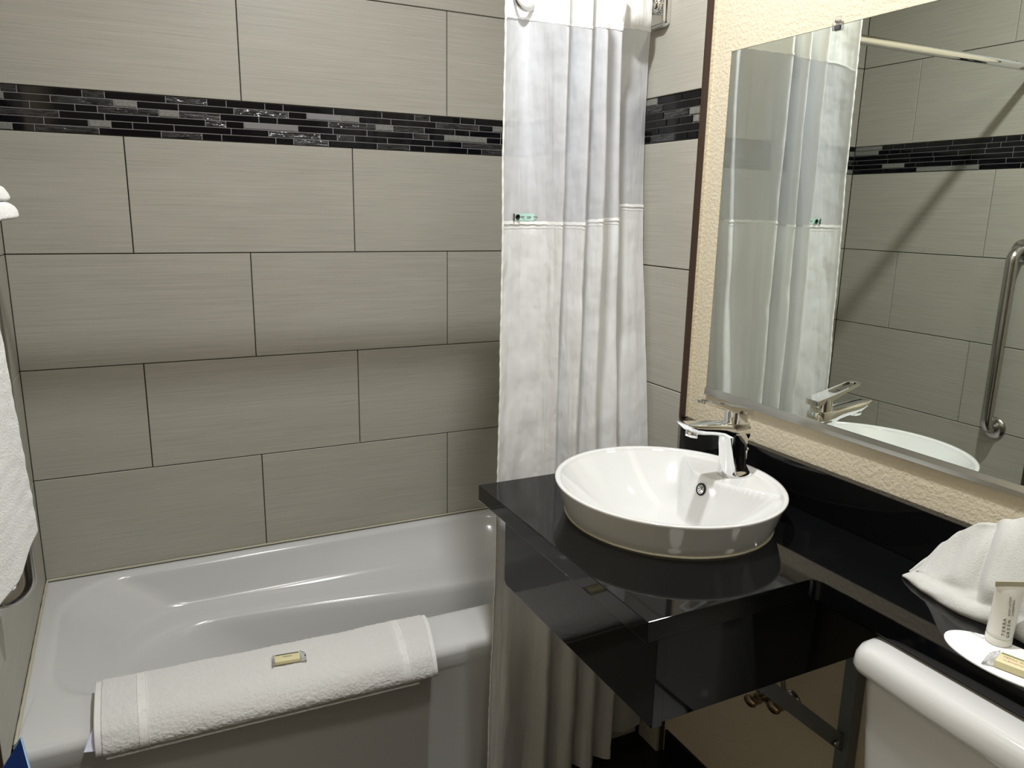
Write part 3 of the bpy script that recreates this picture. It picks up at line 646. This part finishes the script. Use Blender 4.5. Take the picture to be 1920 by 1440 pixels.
# loop lever, rising toward the room
def lever():
    bm = bmesh.new()
    def outline(off):
        pts = [(0.026, 0.0195), (-0.020, 0.0190), (-0.060, 0.0175), (-0.088, 0.0165)] + [(-0.098 - 0.010 * sin(radians(a)) * 1, 0.0165 * cos(radians(a))) for a in range(15, 166, 15)] + \
              [(-0.088, -0.0165), (-0.060, -0.0175), (-0.020, -0.0190), (0.026, -0.0195), (0.030, -0.012), (0.030, 0.012)]
        return pts
    hole = [(-0.034, 0.0125), (-0.060, 0.0122), (-0.088, 0.0115), (-0.096, 0.0085), (-0.100, 0.0), (-0.096, -0.0085), (-0.088, -0.0115), (-0.060, -0.0122), (-0.034, -0.0125), (-0.028, -0.008), (-0.027, 0.0), (-0.028, 0.008)]
    out = outline(0)
    def T(px, py, top):
        x = 1.397 + px; z = -0.2565 + (-px) * 0.205 + 0.0025 * sm(0.02, 0.1, -px); th = 0.0085 if px > -0.03 else 0.0085 - 0.0030 * sm(0.03, 0.1, -px)
        if not top and px > -0.026: th = 0.0085 + 0.004
        return (x, fy + py, z if top else z - th)
    for top in (True, False):
        ov = [bm.verts.new(T(*p, top)) for p in out]; hv = [bm.verts.new(T(*p, top)) for p in hole]
        eo = [bm.edges.new((ov[i], ov[(i + 1) % len(ov)])) for i in range(len(ov))]
        eh = [bm.edges.new((hv[i], hv[(i + 1) % len(hv)])) for i in range(len(hv))]
        bmesh.ops.triangle_fill(bm, edges=eo + eh, use_beauty=True)
        if top: O1, H1 = ov, hv
        else: O2, H2 = ov, hv
    for A, B in ((O1, O2), (H1, H2)):
        for i in range(len(A)): bm.faces.new((A[i], A[(i + 1) % len(A)], B[(i + 1) % len(A)], B[i]))
    bmesh.ops.recalc_face_normals(bm, faces=bm.faces[:])
    bmesh.ops.dissolve_limit(bm, angle_limit=0.01, verts=bm.verts[:], edges=bm.edges[:])
    return bm
bmG('lever', lever(), M_CHROME, fau, smooth=True, sharp=30)
L('pop_up_rod', sweep([(1.432, fy, fz + 0.0), (1.432, fy, fz + 0.045)], 0.0025, 10), M_CHROME, fau)
L('pop_up_knob', lathe((1.432, fy, fz + 0.045), [(0.003, -0.002), (0.005, 0.0), (0.005, 0.008), (0.001, 0.010)], 16), M_CHROME, fau)

# ------------------------------------------------------------------ wall mirror
mir = root('wall_mirror', 'large frameless wall mirror above the black counter', 'mirror', (WD, -1.6, -0.285))
MZ0, MZ1, MY0, MY1 = -0.2835, 0.4868, -2.40, -0.9355
box('glass', 1.5192, WD - 0.0004, MY0, MY1, MZ0, MZ1, M_MEDGE, mir)
G('silvered_face', [(1.5190, MY0 + 0.001, MZ0 + 0.001), (1.5190, MY1 - 0.001, MZ0 + 0.001), (1.5190, MY1 - 0.001, MZ1 - 0.001), (1.5190, MY0 + 0.001, MZ1 - 0.001)], [(0, 3, 2, 1)], M_MIRROR, mir, smooth=False)
prism('bottom_channel', [(1.5165, MZ0 + 0.007), (1.5188, MZ0 + 0.007), (1.5188, MZ0), (WD - 0.0005, MZ0), (WD - 0.0005, MZ0 - 0.010), (1.5135, MZ0 - 0.010), (1.5140, MZ0 - 0.002)], MY0, MY1, M_JCH, mir, axis='y')
for yy in (-1.2252, -2.0):
    cb = box('clip', 1.5130, 1.5190, yy - 0.009, yy + 0.009, MZ1 - 0.010, MZ1 + 0.014, M_CLEAR, mir, bev=0.0015)
    L('screw', lathe((1.516, yy, MZ1 + 0.006), [(0.0035, 0.004), (0.0035, -0.003), (0.001, -0.004)], 14, 'x'), M_STEEL, cb)

# ------------------------------------------------------------------ toilet
toi = root('toilet', 'white toilet with its tank under the narrow counter shelf', 'toilet', (1.2, -1.88, ZF))
def tsec(x0, x1, y0, y1, z, rx=0.05, ry=0.05, bulge=0.0, n=10):
    o_ = []
    for cx, cy, a0 in ((x1 - 0.012, y1 - 0.012, 0), (x0 + rx, y1 - ry, 90), (x0 + rx, y0 + ry, 180), (x1 - 0.012, y0 + 0.012, 270)):
        rX, rY = (0.012, 0.012) if a0 in (0, 270) else (rx, ry)
        for i in range(n + 1):
            a = radians(a0 + 90 * i / n); x = cx + rX * cos(a); y = cy + rY * sin(a)
            o_.append([x, y, z])
        if a0 == 90:
            for k in range(1, 12):
                o_.append([x0, y1 - ry + (y0 - y1 + 2 * ry) * k / 12, z])
    if bulge:
        for p in o_:
            if p[0] < x0 + rx + 0.001: p[0] -= bulge * (1 - ((p[1] - (y0 + y1) / 2) / ((y1 - y0) / 2)) ** 2)
    return [tuple(p) for p in o_]
TYA, TYB = -2.105, -1.632
tank = []
for z, d in ((-0.90, 0.030), (-0.895, 0.020), (-0.80, 0.012), (-0.66, 0.004), (-0.58, 0.0), (-0.558, 0.0)):
    tank.append(tsec(1.261 + d * 1.3, 1.500, TYA + d, TYB - d, z, 0.045, 0.035, 0.012))
L('tank', tank, M_CER, toi, sharp=60)
lid = []
for z, d in ((-0.5605, 0.012), (-0.5595, 0.006), (-0.555, 0.001), (-0.548, -0.001), (-0.532, 0.001), (-0.522, 0.005), (-0.5160, 0.012), (-0.5130, 0.022), (-0.5115, 0.034)):
    lid.append(tsec(1.246 + d, 1.504, TYA - 0.011 + d, TYB + 0.011 - d, z, 0.030, 0.028, 0.014))
L('tank_lid', lid, M_CER, toi, sharp=60)
bw = []
for z, x0, hy, fx in ((ZF, 1.02, 0.12, 0), (ZF + 0.10, 1.02, 0.11, 0), (ZF + 0.24, 0.93, 0.14, 0), (ZF + 0.36, 0.84, 0.185, 0), (ZF + 0.40, 0.83, 0.19, 0)):
    cx = (x0 + 1.42) / 2; hx = (1.42 - x0) / 2; bw.append([(cx + hx * cos(2 * pi * j / 40), -1.868 + hy * sin(2 * pi * j / 40), z) for j in range(40)])
L('bowl', bw, M_CER, toi, sharp=70)
L('seat', [[(1.08 + a * cos(2 * pi * j / 40), -1.868 + b * sin(2 * pi * j / 40), z) for j in range(40)] for z, a, b in ((ZF + 0.402, 0.245, 0.185), (ZF + 0.425, 0.25, 0.19), (ZF + 0.435, 0.24, 0.18))], M_CER, toi)
L('flush_lever', sweep([(1.262, -2.04, -0.61), (1.235, -2.04, -0.61), (1.232, -2.03, -0.612), (1.232, -1.97, -0.622)], 0.006, 10), M_CHROME, toi)

# ------------------------------------------------------------------ grab bar on the left wall
gb = root('grab_bar', 'vertical brushed steel grab bar on the left tiled wall', 'grab bar', (0.0, -0.745, -0.6))
gy = -0.745; gx = 0.057; pth = [(0.002, gy, -0.600)]
pth += [(0.02 + 0.037 * sin(radians(a)), gy, -0.600 + 0.037 * (1 - cos(radians(a)))) for a in range(0, 91, 10)]
pth += [(gx, gy, -0.5 + i * 0.09) for i in range(6)]
pth += [(0.02 + 0.037 * cos(radians(a)), gy, -0.007 + 0.037 * sin(radians(a))) for a in range(0, 91, 10)] + [(0.002, gy, 0.030)]
L('bar', sweep(pth, 0.0185, 24), M_STEEL, gb)
for z_ in (-0.600, 0.030):
    L('flange', lathe((0.0, gy, z_), [(0.040, 0.0), (0.040, 0.004), (0.036, 0.009), (0.024, 0.012), (0.019, 0.013)], 36, 'x'), M_STEEL, gb)

# ------------------------------------------------------------------ bath mat over the rim of the tub
mat_r = root('bath_mat', 'folded white terry bath mat draped over the front rim of the bathtub', 'bath mat', (0.5, -0.73, ZT))
XS, XE = 0.142, 0.892
def matpt(u_, prof, off=0.0):
    """u_ 0..1 along x; prof point (y,z) already placed; skewed as in the photograph"""
    return None
base_prof = [(-0.640, ZT + 0.0005), (-0.622, ZT + 0.0015), (-0.612, ZT + 0.007), (-0.614, ZT + 0.016), (-0.624, ZT + 0.024), (-0.650, ZT + 0.0275), (-0.70, ZT + 0.029), (-0.738, ZT + 0.0275),
             (-0.768, ZT + 0.022), (-0.790, ZT + 0.010), (-0.804, ZT - 0.006), (-0.810, ZT - 0.020), (-0.809, ZT - 0.032), (-0.803, ZT - 0.037), (-0.796, ZT - 0.034), (-0.790, ZT - 0.020),
             (-0.785, ZT - 0.004), (-0.772, ZT + 0.0035), (-0.745, ZT + 0.002), (-0.70, ZT + 0.0010)]
def matmesh(name, xa, xb, nx, mat, par, grow=0.0, fuzz=0.0013, prof=base_prof, sag=0.0):
    cp_ = cat_rom([Vector((0, a, b)) for a, b in prof + [prof[0]]], 9)[:-1]
    c0 = Vector((0, -0.72, ZT + 0.012)); rings_ = []; n_ = len(cp_)
    for i in range(nx + 1):
        tx = i / nx; x = xa + (xb - xa) * tx; t_ = (x - XS) / (XE - XS); rg_ = []
        for j, p in enumerate(cp_):
            a = cp_[(j + 1) % n_] - cp_[j - 1]; nr = Vector((0, a.z, -a.y)).normalized()
            if nr.dot(p - c0) < 0: nr = -nr
            top = sm(ZT - 0.02, ZT + 0.01, p.z)
            fz_ = fuzz * (noise.noise((x * 260, p.y * 260, p.z * 260)) + 0.5 * noise.noise((x * 90, p.y * 90, p.z * 90))) + 0.0022 * noise.noise((x * 14, p.y * 22, 1.7)) * top
            q = p + nr * (grow + fz_ * (1 if top > 0.1 or p.z < ZT else 0.2))
            xx = x - 0.032 * t_ ** 3 * sm(-0.63, -0.83, p.y) if False else x - 0.034 * t_ ** 3 * (1 - sm(-0.83, -0.62, p.y))
            q.y -= 0.026 * t_
            q.z += 0.0015 * sin(x * 9) * top - (sag * t_ + 0.002 * noise.noise((x * 8, 3, 3))) * (1 - sm(-0.84, -0.79, p.y))
            if p.z < ZT + 0.005 and p.y > -0.775: q.z = max(q.z, ZT + 0.0003)
            rg_.append((xx, q.y, q.z))
        rings_.append(rg_)
    return L(name, rings_, mat, par)
matmesh('terry_body', XS + 0.013, XE - 0.012, 330, M_TERRY, mat_r)
matmesh('selvage', XS, XS + 0.014, 6, M_WOVEN, mat_r, -0.0018, 0.0)
matmesh('selvage', XE - 0.013, XE, 6, M_WOVEN, mat_r, -0.0018, 0.0)
for xa, xb in ((XS + 0.081, XS + 0.098), (XE - 0.094, XE - 0.075)):
    matmesh('woven_border', xa, xb, 8, M_WOVEN, mat_r, 0.0004, 0.0)
    for e_ in (xa - 0.0006, xb - 0.0006): matmesh('border_ridge', e_, e_ + 0.0016, 1, M_WOVEN, mat_r, 0.0013, 0.0)
low_prof = [(-0.787, ZT - 0.030), (-0.796, ZT - 0.0375), (-0.802, ZT - 0.0415), (-0.8045, ZT - 0.045), (-0.801, ZT - 0.048), (-0.793, ZT - 0.045), (-0.786, ZT - 0.036)]
matmesh('lower_fold', XS + 0.018, XE - 0.05, 200, M_TERRY, mat_r, 0, 0.0008, low_prof)
tagv = [(XS + 0.004, -0.762, ZT + 0.010), (XS + 0.002, -0.802, ZT - 0.022), (XS - 0.020, -0.800, ZT - 0.019), (XS - 0.001, -0.766, ZT + 0.012)]
tg = G('care_label', tagv + [(a, b, c_ - 0.0008) for a, b, c_ in tagv], [(0, 1, 2, 3), (7, 6, 5, 4), (0, 4, 5, 1), (1, 5, 6, 2), (2, 6, 7, 3), (3, 7, 4, 0)], M_TAG, mat_r, smooth=False); tg['label'] = 'small pale violet care label'

# ------------------------------------------------------------------ wrapped soaps
def soap(label, c_, ang, L_, W_, H_, stripe, words, up=0.0, tab=True):
    rt = root('wrapped_soap', label, 'soap', (c_[0], c_[1], c_[2]))
    ca, sa = cos(ang), sin(ang)
    def T(x, y, z): return (c_[0] + x * ca - y * sa, c_[1] + x * sa + y * ca, c_[2] + z)
    def tb(name, x0, x1, y0, y1, z0, z1, mat, par, bev=0.0):
        bm = box_bm(x0, x1, y0, y1, z0, z1, bev)
        for v_ in bm.verts: v_.co = Vector(T(*v_.co))
        return bmG(name, bm, mat, par, smooth=bool(bev), sharp=40 if bev else None)
    bar = tb('bar', -L_ / 2, L_ / 2, -W_ / 2, W_ / 2, 0.0006, H_, M_SOAP, rt, 0.002)
    tb('printed_stripe', -L_ / 2 + 0.002, L_ / 2 - 0.002, W_ / 2 - 0.0050, W_ / 2 - 0.0015, H_, H_ + 0.0003, stripe, bar)
    # clear crimped wrapper ends
    for s1 in (-1, 1):
        rg_ = []
        for t_ in range(7):
            x = s1 * (L_ / 2 + 0.0005 + t_ * (0.013 if s1 > 0 or not tab else 0.006) / 6); hh = H_ * 0.5 * (1 - t_ / 6) + 0.0005; wz = 0.0006 + H_ * 0.5 * (1 - t_ / 7) + 0.0006 * sin(t_ * 2.1)
            rg_.append([T(x, yy * (W_ / 2 + 0.0008 * t_), max(0.0004, wz + zz * hh)) for yy, zz in ((-1, -1), (-0.5, -1), (0, -0.9), (0.5, -1), (1, -1), (1, 1), (0.5, 1), (0, 0.9), (-0.5, 1), (-1, 1))])
        L('wrapper_end', rg_, M_CLEAR, rt)
    for k, (wd, sz, yy, mt) in enumerate(words):
        text('lettering', wd, sz, mt, bar, frame(T(0, yy, H_ + 0.0002), (ca, sa, 0), (-sa, ca, 0)), 0.0001)
    if stripe is M_GREEND: tb('black_dot', L_ / 2 + 0.0105, L_ / 2 + 0.0135, 0.001, 0.006, 0.0038, 0.0048, M_INKD, bar)
    return rt
soap('small wrapped soap bar lying on the folded bath mat', (0.5335, -0.7225, ZT + 0.0295), -0.17 + 0.05, 0.056, 0.030, 0.010, M_GREEND, [('TERRA', 0.007, 0.001, M_INK)])

# ------------------------------------------------------------------ counter right: mat, tube, soap, cloth
def oval(cx, cy, a, b, ang, n=48):
    return [(cx + a * cos(t_) * cos(ang) - b * sin(t_) * sin(ang), cy + a * cos(t_) * sin(ang) + b * sin(t_) * cos(ang)) for t_ in [2 * pi * k / n for k in range(n)]]
om = root('paper_mat', 'white oval paper mat on the counter under the tube and soap', 'paper mat', (1.335, -1.81, ZC))
prism('card', oval(1.3345, -1.812, 0.0500, 0.0905, 0.06), ZC + 0.0004, ZC + 0.0022, M_PAPER, om)
text('lettering', 'REDUCE  REUSE', 0.0062, M_INK, om, frame((1.3590, -1.757, ZC + 0.0022), (-0.02, -1, 0), (1, -0.02, 0)), 0.0001)
text('lettering', 'PLEASE RECYCLE', 0.0030, M_INK, om, frame((1.3650, -1.7455, ZC + 0.0022), (-0.02, -1, 0), (1, -0.02, 0)), 0.0001)
# lotion tube, standing on its cap
tx, ty = 1.370, -1.772
tu = root('lotion_tube', 'frosted white toiletry tube standing on its cap on the paper mat', 'tube', (tx, ty, ZC + 0.0022))
zb0 = ZC + 0.0024
L('cap', lathe((tx, ty, zb0), [(0.016, 0), (0.0172, 0.0015), (0.0172, 0.011), (0.0160, 0.0125)], 36), M_TUBE, tu)
cr_dir = Vector((0.895, -0.44, 0)).normalized(); cr_n = Vector((cr_dir.y, -cr_dir.x, 0))
rgs = []
for q in range(15):
    t_ = q / 14; a = 0.0168 + 0.0055 * t_; b = 0.0168 * (1 - t_) ** 0.75 + 0.0008; z = zb0 + 0.0125 + 0.074 * t_
    lean = Vector((0.008, 0.0, 0)) * t_
    rgs.append([tuple(Vector((tx, ty, z)) + lean + cr_dir * a * cos(2 * pi * j / 36) + cr_n * b * sin(2 * pi * j / 36)) for j in range(36)])
L('tube_body', rgs, M_TUBE, tu)
bm = box_bm(-0.0228, 0.0228, -0.0011, 0.0011, 0, 0.0075, 0.0004)
Mx = frame((tx + 0.008, ty, zb0 + 0.0862), cr_dir, cr_n * -1)
for v_ in bm.verts: v_.co = Mx @ v_.co if False else Vector((tx + 0.008, ty, zb0 + 0.0862)) + cr_dir * v_.co.x + cr_n * v_.co.y + Vector((0, 0, v_.co.z))
bmG('crimped_end', bm, M_CRIMP, tu)
def on_tube(dx, h): # point on the camera side of the tube surface
    t_ = (h - 0.0125) / 0.074; a = 0.0168 + 0.0055 * t_; b = 0.0168 * (1 - t_) ** 0.75 + 0.0008
    dy = b * math.sqrt(max(0, 1 - (dx / a) ** 2))
    sgn = -1 if cr_n.y > 0 else 1
    return Vector((tx, ty, zb0 + h)) + Vector((0.008 * t_, 0, 0)) + cr_dir * dx + cr_n * sgn * (dy + 0.0004)
for wd, dx, h0, sz, st in (('TERRA', -0.0060, 0.020, 0.0062, 0.0052), ('GREEN', 0.0004, 0.018, 0.0062, 0.0052)):
    for k, ch in enumerate(wd):
        h = h0 + k * st; o_ = on_tube(dx, h); up_ = (on_tube(dx, h + 0.002) - o_).normalized(); sd = (on_tube(dx + 0.0008, h) - o_).normalized()
        text('letter', ch, sz, M_INK, tu, frame(o_, up_, -sd), 0.0001)
for dx, h, wd in ((-0.0012, 0.060, 'BODY LOTION'), (0.0042, 0.058, 'HYDRATING')):
    o_ = on_tube(dx, h); up_ = (on_tube(dx, h + 0.004) - o_).normalized(); sd = (on_tube(dx + 0.0008, h) - o_).normalized()
    text('lettering', wd, 0.0040, M_INK, tu, frame(o_ + (-f) * 0.0006, up_, -sd), 0.0001)
soap('cream wrapped soap bar lying on the oval paper mat', (1.3205, -1.829, ZC + 0.0023), -pi / 2 + 0.30, 0.050, 0.030, 0.0115, M_GREEN,
     [('TERRA GREEN', 0.0060, 0.003, M_PINK), ('CLEANSING BAR', 0.0045, -0.006, M_PINK)], tab=False)

# folded cloth fanned against the backsplash
clo = root('hand_towel', 'white cotton hand towel fanned out against the backsplash at right', 'towel', (1.44, -1.72, ZC))
ctl = [  # y, base x, hem bulge height, ridge x, ridge z
    (-1.572, 1.430, 0.000, 1.448, ZC + 0.006), (-1.583, 1.424, 0.007, 1.472, ZC + 0.030), (-1.600, 1.417, 0.011, 1.483, ZC + 0.064), (-1.625, 1.409, 0.013, 1.485, ZC + 0.094),
    (-1.660, 1.402, 0.015, 1.480, ZC + 0.122), (-1.700, 1.398, 0.018, 1.474, ZC + 0.146), (-1.740, 1.404, 0.024, 1.470, ZC + 0.164), (-1.790, 1.402, 0.028, 1.468, ZC + 0.180),
    (-1.850, 1.392, 0.028, 1.466, ZC + 0.190), (-1.920, 1.388, 0.024, 1.466, ZC + 0.190), (-1.980, 1.396, 0.016, 1.470, ZC + 0.170), (-2.02, 1.410, 0.008, 1.476, ZC + 0.12)]
def ci(y):
    for a, b in zip(ctl[:-1], ctl[1:]):
        if y >= b[0]:
            t_ = (a[0] - y) / (a[0] - b[0]); t_ = t_ * t_ * (3 - 2 * t_) * 0.5 + t_ * 0.5; return [p + (q - p) * t_ for p, q in zip(a, b)]
    return list(ctl[-1])
vs = []; NY, NC = 170, 70
for i in range(NY + 1):
    y = -1.572 - i * (2.02 - 1.572) / NY; _, bx, hb, rx, rz = ci(y)
    zi = ZC + 0.0006; hh = rz - zi
    pr = [Vector((bx + 0.014, 0, zi)), Vector((bx + 0.003, 0, zi + 0.0005)), Vector((bx - 0.001, 0, zi + hb * 0.45 + 0.0015)), Vector((bx + 0.006, 0, zi + hb + 0.002)), Vector((bx + 0.020, 0, zi + hb * 1.05 + hh * 0.06 + 0.002)),
          Vector((bx * 0.62 + rx * 0.38, 0, zi + hh * 0.36)), Vector((bx * 0.30 + rx * 0.70, 0, zi + hh * 0.70)), Vector((bx * 0.08 + rx * 0.92, 0, zi + hh * 0.93)), Vector((rx, 0, rz)),
          Vector((min(rx + 0.010, 1.498), 0, rz - 0.004 - hh * 0.03)), Vector((min(rx + 0.018, 1.499), 0, rz - hh * 0.25))]
    cc = cat_rom(pr, 7)
    for j, p in enumerate(cc):
        t_ = j / (len(cc) - 1)
        # big forward fold starting where the crease runs down (photograph: right of the tube)
        yc = -1.672 - 0.055 * (1 - t_) ** 1.2
        fold = sm(0, 0.030, (yc - y)) * (0.020 * (1 - sm(0.55, 0.85, t_)) * sm(0.15, 0.45, t_)); groove = -0.008 * math.exp(-((y - yc) / 0.007) ** 2) * sm(0.3, 0.5, t_) * (1 - sm(0.9, 1, t_))
        dent = -0.007 * math.exp(-((y + 1.635) / 0.018) ** 2 - ((t_ - 0.5) / 0.14) ** 2)
        d = fold + groove + dent + 0.007 * noise.noise((y * 20 + t_ * 2, t_ * 5, 2)) * (1 - sm(0.8, 1, t_)) + 0.007 * math.exp(-((t_ - 0.33) / 0.05) ** 2) * sm(-1.66, -1.72, y) * -1 + 0.0022 * noise.noise((y * 50, t_ * 9, 2)) * sm(0.1, 0.3, t_)
        line = 0.0006 * (math.exp(-((y + 1.60 - 0.10 * t_ + 0.09) / 0.0012) ** 2))
        vs.append((min(p.x - d * 0.8, 1.5005), y, max(zi, p.z + d * 0.6 * sm(0.2, 0.4, t_)) + line))
n_ = len(cc)
fs = [(i * n_ + j, i * n_ + j + 1, (i + 1) * n_ + j + 1, (i + 1) * n_ + j) for i in range(NY) for j in range(n_ - 1)]
ob = G('cloth', vs, fs, M_CLOTH, clo)
md = ob.modifiers.new('thickness', 'SOLIDIFY'); md.thickness = 0.0022; md.offset = -1

# ------------------------------------------------------------------ towel rack with towels, left
rack = root('towel_rack', 'chrome towel rack with shelf on the left wall', 'towel rack', (0.02, -1.5, 0.10))
for yy in (-1.235, -1.80):
    L('side_arm', sweep([(XL + 0.002, yy, 0.105), (0.135, yy, 0.105)], 0.006, 10), M_CHROME, rack)
    L('wall_plate', lathe((XL, yy, 0.105), [(0.022, 0), (0.022, 0.004), (0.015, 0.008)], 24, 'x'), M_CHROME, rack)
    L('hanger_arm', sweep([(XL + 0.002, yy, 0.04), (0.085, yy, 0.04)], 0.005, 10), M_CHROME, rack)
for xx in (0.02, 0.058, 0.096, 0.135):
    L('shelf_rail', sweep([(xx, -1.235, 0.105), (xx, -1.80, 0.105)], 0.005, 10), M_CHROME, rack)
L('towel_bar', sweep([(0.085, -1.235, 0.04), (0.085, -1.80, 0.04)], 0.006, 10), M_CHROME, rack)
def pillow(name, label, x0, x1, y0, y1, z0, z1, seed, layers, cat, rootn):
    rt = root(rootn, label, cat, ((x0 + x1) / 2, (y0 + y1) / 2, z0))
    for k in range(layers):
        a = z0 + (z1 - z0) * k / layers; b = z0 + (z1 - z0) * (k + 1) / layers + 0.0012; rg_ = []
        N_ = 60
        for i in range(N_ + 1):
            t_ = i / N_; y = y1 + (y0 - y1) * t_
            e_ = math.sqrt(max(0.0, 1 - (1 - min(1, t_ * N_ / 5)) ** 2)) if t_ < 0.5 else math.sqrt(max(0.0, 1 - (1 - min(1, (1 - t_) * N_ / 5)) ** 2))
            e_ = 0.80 + 0.20 * e_; cz = (a + b) / 2; hz = (b - a) / 2 * e_; r1 = min(hz, 0.02); o_ = []
            xr = x1
            for j in range(44):
                th = 2 * pi * j / 44; c_, s1 = cos(th), sin(th)
                px = (x0 + xr) / 2 + (xr - x0) / 2 * math.copysign(abs(c_) ** 0.16, c_); pz = cz + hz * math.copysign(abs(s1) ** 0.36, s1); px -= 0.024 * max(0, (pz - z0) / (z1 - z0)) if c_ > 0 else 0
                q = 0.0015 * noise.noise((px * 150, y * 150, pz * 150 + seed)) + 0.002 * noise.noise((px * 20, y * 20, seed))
                o_.append((px + q * (c_), y, pz + q * s1 * (0.3 if s1 < 0 else 1)))
            rg_.append(o_)
        L('folded_layer', rg_, M_TERRY, rt)
    return rt
pillow('folded_towel', 'folded white terry towel on the rack shelf at far left', -0.005, 0.166, -1.78, -1.205, 0.1115, 0.174, 3, 3, 'towel', 'folded_towel')
# hanging towel: thick folded sheet, hem lower towards the room
ht = root('hanging_towel', 'white terry bath towel hanging at the far left edge below the shelf', 'towel', (0.11, -1.45, -0.42))
def hang(x_in, x_out, y_far, y_near, zt_, zbfun, seed, name):
    rg_ = []; N_ = 190
    for i in range(N_ + 1):
        t_ = i / N_; o_ = []
        for j in range(90):
            th = 2 * pi * j / 90; c_, s1 = cos(th), sin(th)
            py = (y_far + y_near) / 2 + (y_far - y_near) / 2 * math.copysign(abs(c_) ** 0.3, c_)
            zz = zt_ + (zbfun(py) - zt_) * t_
            wv_ = 0.010 * noise.noise((zz * 7, seed, 0.3)) + 0.006 * noise.noise((zz * 16, seed, 2))
            fl = 0.055 * max(0, 0.047 - zz)
            xm = (x_in + x_out) / 2 + fl - 0.20 * max(0, (y_far - py) - 0.01); hx = (x_out - x_in) / 2 * (0.30 + 0.70 * math.sqrt(min(1, (1 - t_) * 60)))
            px = xm + hx * math.copysign(abs(s1) ** 0.8, s1) + 0.006 * sin(py * 40 + zz * 5) * 0.5
            q = 0.0012 * noise.noise((px * 60, py * 60, zz * 60 + seed))
            o_.append((px + q, py + wv_ * (1 if c_ > 0.2 else 0), zz + q))
        rg_.append(o_)
    return L(name, rg_, M_TERRY, ht, sharp=80)
hang(0.092, 0.132, -1.206, -1.74, 0.047, lambda y: -0.303 - 0.018 * sm(0.0, 0.16, -1.21 - y), 4.0, 'outer_fold')
hang(0.050, 0.088, -1.235, -1.74, 0.047, lambda y: -0.335, 9.0, 'inner_fold')

# ------------------------------------------------------------------ blue board low at the left
bb = root('blue_board', 'pointed blue board with a pale edge standing low beside the bathtub', 'board', (0.06, -0.95, ZF))
def bp(a, b): return (a, b)
apex = (0.0475, -0.770)
pts = [apex, (0.0640, -0.95), (0.075, ZF + 0.002), (0.004, ZF + 0.002), (0.004, -0.836)]
prism('panel', pts, -0.9530, -0.9490, M_BLUE, bb, axis='y')
L('pale_edge', sweep([(apex[0] - 0.012, -0.951, apex[1] - 0.0155), (apex[0], -0.951, apex[1] + 0.001), (0.0648, -0.951, -0.95), (0.0758, -0.951, ZF + 0.003)], 0.0022, 8), M_BEDGE, bb)

# ------------------------------------------------------------------ ceiling lamp, preceded by an added fixture for the fill light
la2 = root('ceiling_lamp', 'added fill light fixture on the ceiling near the door, out of frame', 'lamp', (0.72, -2.05, CEIL))  # made-up fixture, dresses the fill light
L('housing', lathe((0.72, -2.05, CEIL), [(0.20, 0.0), (0.20, -0.03), (0.19, -0.04), (0.175, -0.04), (0.172, -0.034)], 40), M_WHITE, la2, cap1=False)
L('diffuser', lathe((0.72, -2.05, CEIL), [(0.172, -0.034), (0.09, -0.036), (0.001, -0.036)], 40), M_FILL, la2)
lamp = root('ceiling_lamp', 'small round white ceiling lamp above the vanity, out of frame', 'lamp', (LX, LY, CEIL))
L('housing', lathe((LX, LY, CEIL), [(0.085, 0.0), (0.085, -0.018), (0.078, -0.026), (0.066, -0.026), (0.064, -0.020)], 40), M_WHITE, lamp, cap1=False)
L('diffuser', lathe((LX, LY, CEIL), [(0.064, -0.020), (0.03, -0.021), (0.001, -0.021)], 40), M_LAMP, lamp)
